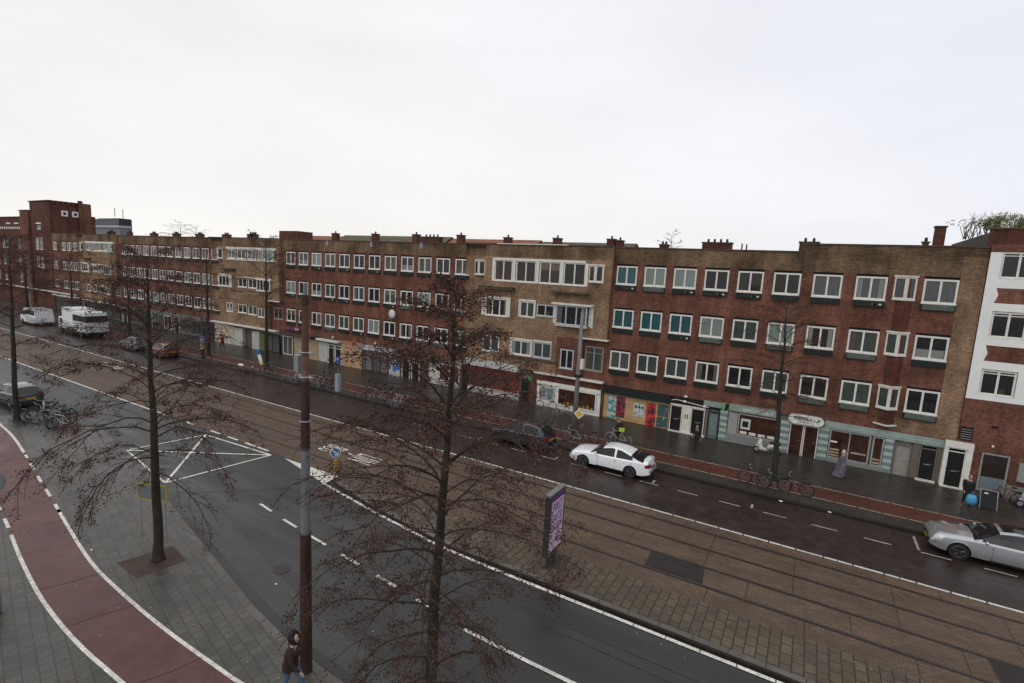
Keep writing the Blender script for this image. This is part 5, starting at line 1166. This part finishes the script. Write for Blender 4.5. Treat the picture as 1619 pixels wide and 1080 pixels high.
    MB().box(Lh-.05, Lh+.022, -.26, .26, .60, .71, plate or yplate).build('number_plate', t, org=(0, 0, 0)); MB().box(-Lh-.028, -Lh, -.26, .26, .40, .5, plate or yplate).build('number_plate', t, org=(0, 0, 0))
    return t
car('white saloon car parked beyond the tramway, nose towards the tower', -8.85, 27.28, 0, paint('white car paint', (.75, .76, .77)), plate=M('dull plate', (.10, .09, .07), .5))
car('silver estate car with dark roof glass parked nearest the stucco building', 7.75, 27.5, 0, paint('silver car paint', (.46, .47, .49), .75), 'wagon')
car('dark blue hatchback parked behind the leafy crown of the nearest tree', -14.9, 27.65, 0, paint('dark blue car paint', (.012, .016, .03)), 'hatch')
car('dark grey car with yellow rear plate parked in the near bay by the bare tree', -46.3, 12.55, R(5), paint('dark green grey car paint', (.03, .035, .036)), 'hatch')
car('grey blue hatchback driving along the far road left of the orange car', -64.0, 27.4, 0, paint('blue grey car paint', (.12, .15, .18), .2), 'hatch')
car('small orange car parked on the far side of the road', -58.2, 27.4, 0, paint('orange car paint', (.15, .042, .014)), 'hatch')
# truck
tk = thing('box_truck', 'white box truck with graffiti on its open side on the far road', 'truck', (-78.5, 27.9, 0), None, R(0), local=True)
wp = M('truck white', (.66, .67, .68), .45, .05)
MB().box(-3.9, -2.4, -1.0, 1.0, .55, 2.05, wp).prism([(-3.9, -1), (-4.35, -.9), (-4.35, .9), (-3.9, 1)], .5, 1.25, wp).build('cab', tk, org=(0, 0, 0))
MB().poly([(-3.92, -.95, 1.3), (-3.92, .95, 1.3), (-3.9, .9, 2.0), (-3.9, -.9, 2.0)], g_car).box(-3.6, -2.7, -1.01, -1.0, 1.3, 1.9, g_car).build('cab_window', tk, org=(0, 0, 0))
MB().box(-2.35, .6, -1.15, 1.15, .75, 3.35, wp).build('cargo_box', tk, org=(0, 0, 0))
MB().box(.6, 4.2, -1.15, 1.15, .75, 1.95, rgraf('graffiti grey white', [(.5, .5, .5), (.45, .45, .45), (.38, .38, .39), (.52, .52, .52)], 1.6)).box(.6, 4.2, -1.1, 1.1, 1.95, 2.7, M('dark load', (.03, .022, .02), .8)).box(.6, 3.9, -1.15, 1.15, 2.7, 3.1, wp).build('side_panel', tk, org=(0, 0, 0))
MB().box(-3.9, 4.2, -1.0, 1.0, .45, .74, blackp).build('chassis', tk, org=(0, 0, 0))
for q in (-3.2, 2.6):
    for s in (-1, 1): wheel(tk, q, s*1.1, .42, s)
# van
vn = thing('white_van', 'white delivery van with graffiti covered side on the far road beyond the truck', 'van', (-92.0, 27.7, 0), None, 0, local=True)
MB().prism([(-2.9, -.9), (-3.0, 0), (-2.9, .9), (2.6, 1.0), (2.6, -1.0)], .35, 1.2, wp).build('body', vn, org=(0, 0, 0))
o = MB(); pr = [(-2.2, 1.2), (-1.5, 2.2), (2.5, 2.3), (2.6, 1.2)]
for s in (-1, 1): o.poly([(a, s*.95, b) for a, b in pr], wp)
for a, b in zip(pr, pr[1:]): o.poly([(a[0], -.95, a[1]), (b[0], -.95, b[1]), (b[0], .95, b[1]), (a[0], .95, a[1])], g_car if a[0] == -2.2 else wp)
o.build('upper_body', vn, org=(0, 0, 0)); MB().box(-.9, 2.2, -.97, -.951, 1.45, 2.0, g_car).box(-1.8, -1.05, -.97, -.951, 1.3, 1.85, g_car).build('side_window', vn, org=(0, 0, 0))
MB().box(-.9, 2.5, -1.01, -1.0, .45, 1.2, MATS['graffiti grey white']).build('side_graffiti', vn, org=(0, 0, 0))
for q in (-2.1, 1.7):
    for s in (-1, 1): wheel(vn, q, s*.98, .35, s)
# ------------------------------------------------------------------ bicycles
bpaint = [M('bike black', (.015, .015, .016), .4), M('bike silver', (.3, .3, .31), .35, metal=.5), M('bike dark red', (.13, .015, .02), .4), M('bike white', (.45, .45, .44), .4), M('bike dark green', (.02, .05, .045), .4), M('bike blue', (.04, .12, .2), .4)]
def bike(label, x, y, z, rot, ci, lean=.1, group='parked bicycles', fallen=False, rng=random.Random(2)):
    t = thing('bicycle', label, 'bicycle', (x, y, z), group, rot, local=True); P = bpaint[ci]; r = .33
    for q in (-.52, .52):
        w_ = MB().ring((q, 0, r), (0, 1, 0), r-.02, .022, tyre, 18, 4).build('wheel', t, org=(0, 0, 0))
        o = MB()
        for k in range(8): a = k*math.pi/4; o.tube([(q, 0, r), (q+(r-.03)*math.cos(a), 0, r+(r-.03)*math.sin(a))], .004, steel, 3)
        o.ring((q, 0, r), (0, 1, 0), r-.045, .010, steel, 18, 3); o.build('spokes', w_, org=(0, 0, 0))
    F_ = MB(); bb = (.02, 0, .30); st_ = (.20, 0, .80); hd = (-.36, 0, .84); hb = (-.40, 0, .62); rw_ = (.52, 0, r); fwh = (-.52, 0, r)
    for a, b in ((bb, st_), (bb, hb), (st_, hd), (hd, hb), (hb, fwh), (bb, rw_), (st_, rw_), (hd, (-.34, 0, 1.0))): F_.tube([a, b], .018, P, 5)
    F_.build('frame', t, org=(0, 0, 0))
    MB().ring((-.52, 0, r), (0, 1, 0), r+.02, .012, P, 16, 3).ring((.52, 0, r), (0, 1, 0), r+.02, .012, P, 16, 3).build('mudguard', t, org=(0, 0, 0))
    MB().tube([(-.22, -.28, 1.02), (-.33, -.2, 1.04), (-.34, 0, 1.01), (-.33, .2, 1.04), (-.22, .28, 1.02)], .014, steel, 5).build('handlebar', t, org=(0, 0, 0))
    MB().sphere((.25, 0, .93), .14, .08, .045, blackp, 8, 5).tube([st_, (.24, 0, .92)], .014, steel, 5).build('saddle', t, org=(0, 0, 0))
    MB().box(.3, .72, -.06, .06, .70, .72, blackp).tube([(.62, .05, .70), (.54, .05, r)], .008, blackp, 4).build('carrier', t, org=(0, 0, 0))
    MB().ring(bb, (0, 1, 0), .09, .01, steel, 12, 3).tube([(.02, -.08, .30), (.08, -.08, .16)], .01, steel, 4).tube([(.02, .08, .30), (-.04, .08, .44)], .01, steel, 4).build('crank', t, org=(0, 0, 0))
    t.rotation_euler = (lean if not fallen else R(78), 0, rot); return t
nlb = [(-42.3, 12.6, 1.9, 0), (-41.3, 12.3, 1.7, 4), (-40.6, 12.5, 2.1, 0), (-39.9, 12.2, 1.5, 1), (-39.4, 12.6, 2.3, 0), (-38.6, 12.4, 1.8, 0), (-38.1, 12.3, .4, 3), (-40.9, 11.7, .2, 0)]
nlb += [(-41.8, 12.9, 2.4, 0), (-40.2, 12.9, .9, 0), (-38.9, 12.0, 2.6, 4)]
nll = ['leftmost black bicycle of the near cluster beyond the cycle path', 'dark green bicycle in the near cluster by the white post', 'black bicycle in the middle of the near cluster beyond the cycle path', 'silver bicycle in the near cluster beyond the cycle path', 'black bicycle right of the silver one in the near cluster', 'rightmost upright black bicycle of the near cluster', 'white bicycle at the right end of the near cluster', 'black bicycle lying across the front of the near cluster', 'black bicycle at the back left of the near cluster', 'black bicycle standing across the back of the near cluster', 'dark green bicycle leaning at the right front of the near cluster']
for (x, y, a, c), l in zip(nlb, nll): bike(l, x*.989, y*.989, .12, a, c, .15 if a != .2 else .1, fallen=(a == .2))
bike('dark bicycle leaning at the foot of the bare tree near the dark parked car', -41.9*.989, 11.5*.989, .12, .3, 0, .2)
frb = [(-39.0, 28.9, 1.3, 1, 'white framed'), (-38.2, 28.9, 1.5, 3, 'pale'), (-37.4, 29.0, 1.7, 0, 'black'), (-36.7, 28.9, 1.4, 3, 'light grey'), (-36.0, 29.0, 1.2, 2, 'dark red'), (-35.3, 28.9, 1.6, 1, 'silver'), (-34.5, 29.0, 1.8, 0, 'dark')]
for i, (x, y, a, c, l) in enumerate(frb): bike(l+' bicycle, '+('first', 'second', 'third', 'fourth', 'fifth', 'sixth', 'seventh')[i]+' in the far row by the ticket machine', x, y, .1, a, c, .1)
bike('dark red bicycle leaning against the tree with the banner', -43.9, 29.2, .1, .5, 2, .2); bike('black bicycle right of the tree with the banner', -42.7, 29.3, .1, .1, 0, .12); bike('black bicycle lying in the gutter by the banner tree', -45.3, 28.9, .1, .2, 0, fallen=True)
for i, (x, y, a, c) in enumerate([(-30.2, 28.8, 1.3, 0), (-29.3, 28.9, 1.6, 4), (-28.5, 28.8, 1.2, 1), (-27.5, 28.9, 1.9, 0), (-26.4, 28.8, 1.5, 3), (-25.3, 28.9, 1.4, 0)]):
    bike(('dark', 'green', 'silver', 'black', 'white', 'last black')[i]+' bicycle seen through the nearest tree crown, before the white doors', x, y, .1, a, c, .1)
bike('silver bicycle leaning on the concrete post with the yellow sign', -12.3, 29.7, .1, .12, 1, .12); bike('dark red bicycle behind the silver one at the concrete post', -11.7, 30.3, .1, .25, 2, .12)
bike('grey bicycle parked before the small window of the white shop', -17.3, 35.7, .1, .2, 1, .12); bike('white bicycle parked by the green cross and the white shop', -15.6, 34.8, .1, 1.2, 3, .12)
bike('black bicycle left of the slim tree before the oval sign', -1.65, 29.6, .1, .15, 0, .15); bike('dark green bicycle against the slim tree before the oval sign', -.75, 29.5, .1, .3, 4, .12); bike('black bicycle right of the slim tree before the oval sign', .25, 29.7, .1, -.1, 0, .15)
bike('dark red bicycle against the low cabinet by the stucco building', 9.75, 35.4, .1, .2, 2, .15)
# scooter
def scooter(label, x, y, rot, P):
    t = thing('motor_scooter', label, 'scooter', (x, y, .1), None, rot, local=True)
    for q in (-.62, .58):
        w_ = MB().ring((q, 0, .22), (0, 1, 0), .17, .055, tyre, 16, 6).build('wheel', t, org=(0, 0, 0)); o = MB(); disc(o, (q, 0, .22), .12, (0, 1, 0), steel, .04); o.build('hub', w_, org=(0, 0, 0))
    MB().tube([(.75, 0, .62), (.5, 0, .64), (.15, 0, .58), (.0, 0, .35)], [.08, .17, .17, .1], P, 10).build('rear_body', t, org=(0, 0, 0), smooth=True)
    MB().tube([(-.42, 0, .95), (-.48, 0, .62), (-.38, 0, .32), (-.1, 0, .26), (.1, 0, .28)], [.08, .16, .15, .13, .12], P, 10).build('leg_shield', t, org=(0, 0, 0), smooth=True)
    MB().tube([(-.66, 0, .42), (-.5, 0, .5), (-.4, 0, .95)], [.07, .05, .04], P, 8).build('front_fork', t, org=(0, 0, 0))
    MB().tube([(.72, 0, .78), (.1, 0, .76)], [.10, .13], blackp, 8).build('seat', t, org=(0, 0, 0)); MB().tube([(-.34, -.32, 1.02), (-.42, 0, 1.0), (-.34, .32, 1.02)], .02, blackp, 6).build('handlebar', t, org=(0, 0, 0))
    MB().sphere((-.50, 0, .96), .06, .08, .07, hl, 8, 6).build('headlight', t, org=(0, 0, 0)); MB().tube([(-.35, .28, 1.02), (-.36, .36, 1.18)], .008, steel, 4).sphere((-.36, .37, 1.2), .02, .05, .035, blackp, 6, 4).build('mirror', t, org=(0, 0, 0)); return t
scooter('white motor scooter parked before the pharmacy window', -1.5, 35.5, R(-6), M('scooter cream', (.55, .52, .46), .35)); scooter('purple and white scooter at the right end by the cabinets', 10.9, 35.2, R(4), M('scooter lilac white', (.42, .36, .45), .35))
# ------------------------------------------------------------------ people
skin = M('skin', (.42, .26, .19), .6, .05); hairb = M('dark hair', (.018, .014, .012), .7); eyem = M('eye dark', (.02, .015, .012), .4)
def figure(label, x, y, z, rot, J, cols, scale=.96, hair=hairb, hairkind='short', name='person', group=None, bulk=1.0, hood=None):
    """J: joints of the pose; cols: top, legs, shoes. One skinned surface, clothes by region of that surface."""
    t = thing(name, label, 'person', (x, y, z), group, rot, local=True); t.scale = (scale,)*3
    top, legs, shoes = cols
    V = []; Ed = []; Rd = []; reg = []
    def a(p, r, g, par=None):
        V.append(Vector(p)); Rd.append(r); reg.append(g)
        if par is not None: Ed.append((par, len(V)-1))
        return len(V)-1
    pel = a(J['pelvis'], .125*bulk, 0); sp = a(J['spine'], .125*bulk, 1, pel); ch = a(J['chest'], .15*bulk, 1, sp); nk = a(J['neck'], .055, 3, ch); hd0 = a(J['head'], .062, 3, nk)
    for s in ('l', 'r'):
        sh = a(J['sh'+s], .078*bulk, 1, ch); el = a(J['el'+s], .05*bulk, 1, sh); wr_ = a(J['wr'+s], .034, 1, el)
        d = (V[wr_]-V[el]).normalized(); pm = a(V[wr_]+d*.05, .026, 3, wr_); side = d.cross(Vector((0, 1, 0))); side = side.normalized() if side.length > .1 else Vector((1, 0, 0))
        bend = Vector(J.get('curl', (-.3, 0, 0)))
        for k, (o_, l_) in enumerate(((-.028, .062), (-.010, .074), (.010, .070), (.027, .054))):
            b0 = a(V[pm]+d*.03+side*o_, .009, 3, pm); b1 = a(V[b0]+(d+bend*.3).normalized()*l_*.5, .008, 3, b0); a(V[b1]+(d+bend).normalized()*l_*.5, .0075, 3, b1)
        th = a(V[pm]+side*-.035+d*.0, .010, 3, pm); a(V[th]+(d-side*.5).normalized()*.045, .009, 3, th)
        hp = a(J['hp'+s], .095*bulk, 2, pel); kn = a(J['kn'+s], .062*bulk, 2, hp); ak = a(J['ak'+s], .043, 2, kn); to = a(J['to'+s], .036, 4, ak)
    me = bpy.data.meshes.new('body'); me.from_pydata([tuple(v) for v in V], Ed, []); me.update()
    o = bpy.data.objects.new('body', me); COL.objects.link(o)
    md = o.modifiers.new('skin', 'SKIN'); sv = me.skin_vertices[0].data
    for i, r in enumerate(Rd): sv[i].radius = (r, r); sv[i].use_root = (i == 0)
    md.use_smooth_shade = True; sb_ = o.modifiers.new('s', 'SUBSURF'); sb_.levels = 1; sb_.render_levels = 1
    dg = bpy.context.evaluated_depsgraph_get(); dg.update(); m2 = bpy.data.meshes.new_from_object(o.evaluated_get(dg)); bpy.data.objects.remove(o)
    # head with nose, ears, eyes joined into the same mesh
    hdv = Vector(J['head']); f = Vector(J.get('face', (-1, 0, 0))).normalized(); sd = Vector((0, 0, 1)).cross(f).normalized(); upv = f.cross(sd)*1
    bm = bmesh.new(); bm.from_mesh(m2); nb0 = len(bm.verts)
    c = hdv+Vector((0, 0, .09)); res = bmesh.ops.create_uvsphere(bm, u_segments=16, v_segments=12, radius=1.0)
    for v in res['verts']:
        p = v.co.copy(); jaw = 1-.22*max(0, -p.z)
        q = Vector((p.x*.098*jaw, p.y*.078*jaw, p.z*.122))
        if p.x > .75 and abs(p.y) < .3 and -.35 < p.z < .15: q.x += .022
        v.co = c+f*q.x+sd*q.y+upv*q.z
    for s in (-1, 1):
        r2 = bmesh.ops.create_uvsphere(bm, u_segments=6, v_segments=5, radius=.02)
        for v in r2['verts']: v.co = c+sd*(s*.078)+upv*(-.01)+Vector(v.co)
        r3 = bmesh.ops.create_uvsphere(bm, u_segments=6, v_segments=5, radius=.010)
        for v in r3['verts']: v.co = c+f*.088+sd*(s*.031)+upv*.008+Vector(v.co); 
        for v in r3['verts']:
            for fc in v.link_faces: fc.material_index = 9
    r4 = bmesh.ops.create_uvsphere(bm, u_segments=6, v_segments=4, radius=.016)
    for v in r4['verts']: v.co = c+f*.083+upv*(-.062)+sd*v.co.y*1.4+upv*v.co.z*.35+f*v.co.x*.4
    for v in r4['verts']:
        for fc in v.link_faces: fc.material_index = 8
    bm.verts.ensure_lookup_table(); m3 = bpy.data.meshes.new('body')
    seg_ = [(V[i], V[j], reg[j]) for i, j in Ed]
    for fc in bm.faces:
        if fc.material_index in (8, 9): fc.material_index = 5 if fc.material_index == 9 else 6; fc.smooth = True; continue
        p = fc.calc_center_median(); best = 1e9; g = 3
        if min(v.index for v in fc.verts) >= nb0: g = 3
        else:
            for A_, B_, rg in seg_:
                ab_ = B_-A_; t_ = max(0, min(1, (p-A_).dot(ab_)/max(1e-9, ab_.length_squared))); dd = (p-(A_+ab_*t_)).length
                if dd < best: best = dd; g = rg
        fc.material_index = {0: 0, 1: 0, 2: 1, 3: 2, 4: 3}[g]; fc.smooth = True
    bm.to_mesh(m3); bm.free()
    for m in (top, legs, skin, shoes, skin, eyem, M('lips', (.25, .08, .07), .5)): m3.materials.append(m)
    bo = bpy.data.objects.new('body', m3); COL.objects.link(bo); bo.parent = t; bo['_o'] = [0, 0, 0]
    # hair / cap / scarf
    if hairkind:
        hb_ = MB(); hb_.sphere((0, 0, 0), 1, 1, 1, hair, 14, 9); vs = []
        for v in hb_.v:
            p = Vector(v); k = {'short': (.108, .087, .125), 'bushy': (.17, .15, .19), 'long': (.11, .092, .15), 'scarf': (.125, .105, .17), 'cap': (.11, .09, .10), 'hood': (.125, .105, .15)}[hairkind]
            x_ = min(p.x, .38 if hairkind != 'cap' else .8)-.10; z_ = p.z+(.18 if hairkind in ('short', 'cap', 'bushy') else 0)
            if hairkind in ('short', 'cap'): z_ = max(z_, -.1+.55*max(0, p.x))
            vs.append(tuple(c+f*(x_*k[0])+sd*(p.y*k[1])+upv*(z_*k[2])))
        hb_.v = vs; hb_.build({'short': 'hair', 'bushy': 'hair', 'long': 'hair', 'scarf': 'headscarf', 'cap': 'cap', 'hood': 'hood'}[hairkind], t, org=(0, 0, 0), smooth=True)
    # jacket hem
    pv = Vector(J['pelvis']); ch_ = Vector(J['chest'])
    jk = MB(); ax_ = [pv-Vector((0, 0, .10)), pv+Vector((0, 0, .05)), pv.lerp(ch_, .5), ch_, ch_+Vector((0, 0, .10))]
    ringz = [(.205, .15), (.19, .145), (.185, .14), (.21, .15), (.12, .10)]
    sdx = (Vector(J['shr'])-Vector(J['shl'])).normalized(); fr_ = Vector((0, 0, 1)).cross(sdx); rings = []
    for p, (ra, rb) in zip(ax_, ringz): rings.append([p+sdx*ra*bulk*math.cos(q*math.pi/7)+fr_*rb*bulk*math.sin(q*math.pi/7) for q in range(14)])
    for A_, B_ in zip(rings, rings[1:]):
        for q in range(14): jk.poly([A_[q], A_[(q+1) % 14], B_[(q+1) % 14], B_[q]], top)
    jk.poly(rings[0][::-1], top); jk.poly(rings[-1], top); jk.build('jacket', t, org=(0, 0, 0), smooth=True)
    return t
def pose(step=.28, lean=.0, arms=.2, face=(-1, 0, 0)):
    """walking towards -X; left/right along Y"""
    return dict(pelvis=(0, 0, .93), spine=(-lean*.3, 0, 1.10), chest=(-lean*.7, 0, 1.30), neck=(-lean-.01, 0, 1.46), head=(-lean-.03, 0, 1.53), face=face,
        shl=(-lean*.9, -.18, 1.38), ell=(-lean*.9+arms*.6, -.25, 1.12), wrl=(-lean*.9+arms*.4, -.25, .88), shr=(-lean*.9, .18, 1.38), elr=(-lean*.9-arms*.3, .25, 1.12), wrr=(-lean*.9-arms*1.1, .24, .92),
        hpl=(0, -.09, .88), knl=(-step*.75, -.10, .50), akl=(-step, -.10, .09), tol=(-step-.15, -.11, .04), hpr=(0, .09, .88), knr=(step*.25, .10, .49), akr=(step*1.05, .10, .13), tor=(step*1.05-.12, .11, .04))
blkj = M('black jacket', (.014, .013, .014), .7, .2); brj = M('dark brown jacket', (.03, .017, .013), .7, .2); jean = M('blue jeans', (.07, .11, .19), .75, .15, 9); drk = M('dark trousers', (.016, .016, .02), .7); shoe = M('dark shoes', (.015, .013, .012), .6); shoew = M('pale shoes', (.4, .4, .4), .6)
# near pedestrian walking by the pole
P1 = pose(.30, .10, .25, (.8, .3, .45)); P1['face'] = (-.75, .15, .30)
figure('person with bushy black hair, brown jacket and jeans striding past the near metal pole', -10.1*.989, 7.35*.989, .12, R(205), P1, (brj, jean, shoe), .98, M('black hair', (.012, .011, .012), .8), 'bushy', bulk=1.2)
figure('person in black clothes walking before the dark doors', -5.42, 33.3, .1, R(60), pose(.16, .02, .1), (blkj, drk, shoe), .95, M('brown hair', (.06, .035, .025), .7), 'long')
# woman in robe
robe = M('grey lilac robe', (.12, .11, .14), .8, .35, 5); scarf = M('pale headscarf', (.45, .44, .52), .8)
wmn = figure('person in a long grey robe and pale headscarf walking before the striped shopfront', 2.4, 33.9, .1, R(150), pose(.14, .02, .12), (robe, robe, shoe), .93, scarf, 'scarf', bulk=1.05)
rb = MB(); rings = []
for z_, r_, dx in ((1.35, .17, 0), (1.1, .21, .01), (.85, .24, .02), (.5, .26, .04), (.2, .30, .09), (.05, .33, .13)):
    rings.append([(dx+r_*(1+.15*math.sin(q*2.2+z_*5))*math.cos(q*math.pi/10), r_*.8*(1+.15*math.sin(q*2.2+z_*5))*math.sin(q*math.pi/10), z_) for q in range(20)])
for A_, B_ in zip(rings, rings[1:]):
    for q in range(20): rb.poly([A_[q], B_[q], B_[(q+1) % 20], A_[(q+1) % 20]], robe)
rb.build('robe', wmn, org=(0, 0, 0), smooth=True)
p4 = pose(.10, .02, .05); p4['wrr'] = (-.15, .22, .86)
figure('person in a dark coat and brown cap carrying a blue bag', 7.85, 33.6, .1, R(100), p4, (blkj, drk, shoe), .95, M('brown beret', (.12, .06, .04), .7), 'cap', bulk=1.1)
bg_ = thing('carrier_bag', 'bright blue carrier bag held by the person in the dark coat', 'bag', (7.9, 33.35, .1))
o = MB(); bb_ = M('bright blue plastic', (.06, .30, .50), .45, .2, 6)
rings = []
for z_, a_, b_ in ((.36, .16, .07), (.5, .22, .13), (.7, .21, .12), (.86, .14, .04)): rings.append([(7.95+a_*(1+.1*math.sin(q*2.7))*math.cos(q*math.pi/6), 33.22+b_*math.sin(q*math.pi/6), z_) for q in range(12)])
for A_, B_ in zip(rings, rings[1:]):
    for q in range(12): o.poly([A_[q], A_[(q+1) % 12], B_[(q+1) % 12], B_[q]], bb_)
o.poly(rings[0][::-1], bb_); o.tube([(7.85, 33.22, .85), (7.93, 33.25, .98), (8.02, 33.22, .85)], .008, bb_, 4); o.build('bag', bg_, smooth=True)
figure('person in a red jacket walking before the graffiti wall on the far pavement', -58.1, 33.7, .1, R(10), pose(.22, .05, .15), (M('red jacket', (.20, .03, .02), .7), drk, shoew), .98, hairb, 'hood', bulk=1.1)
# cyclist
bike('bicycle ridden by the person with the lime green bag on the far cycle path', -9.85, 31.2, .105, R(0), 3, 0, group=None)
cp = dict(pelvis=(.25, 0, 1.0), spine=(.16, 0, 1.15), chest=(.02, 0, 1.34), neck=(-.08, 0, 1.48), head=(-.11, 0, 1.55), face=(-1, 0, -.1), shl=(.0, -.18, 1.40), ell=(-.10, -.27, 1.20), wrl=(-.24, -.27, 1.08), shr=(.0, .18, 1.40), elr=(-.10, .27, 1.20), wrr=(-.24, .27, 1.08),
    hpl=(.22, -.09, .97), knl=(-.12, -.12, .78), akl=(.06, -.11, .36), tol=(-.08, -.11, .27), hpr=(.22, .09, .97), knr=(-.10, .12, .62), akr=(.04, .11, .20), tor=(-.10, .11, .13))
figure('person in black jacket and grey cap riding a bicycle before the poster hoarding', -9.85, 31.2, .105, 0, cp, (blkj, drk, shoe), 1.0, M('grey green cap', (.06, .09, .10), .7), 'cap')
rk = thing('shoulder_bag', 'lime green reflective bag hanging at the hip of the cyclist', 'bag', (-9.55, 30.95, 1.1)); 
MB().prism([(-9.78, 30.98), (-9.46, 31.0), (-9.44, 31.12), (-9.76, 31.10)], 1.02, 1.26, M('lime fabric', (.35, .55, .06), .6, .1)).build('bag', rk); MB().tube([(-9.7, 31.05, 1.3), (-9.75, 31.1, 1.5), (-9.8, 31.25, 1.52)], .012, blackp, 4).build('strap', rk)
for o in bpy.data.objects:
    if '_o' in o: del o['_o']
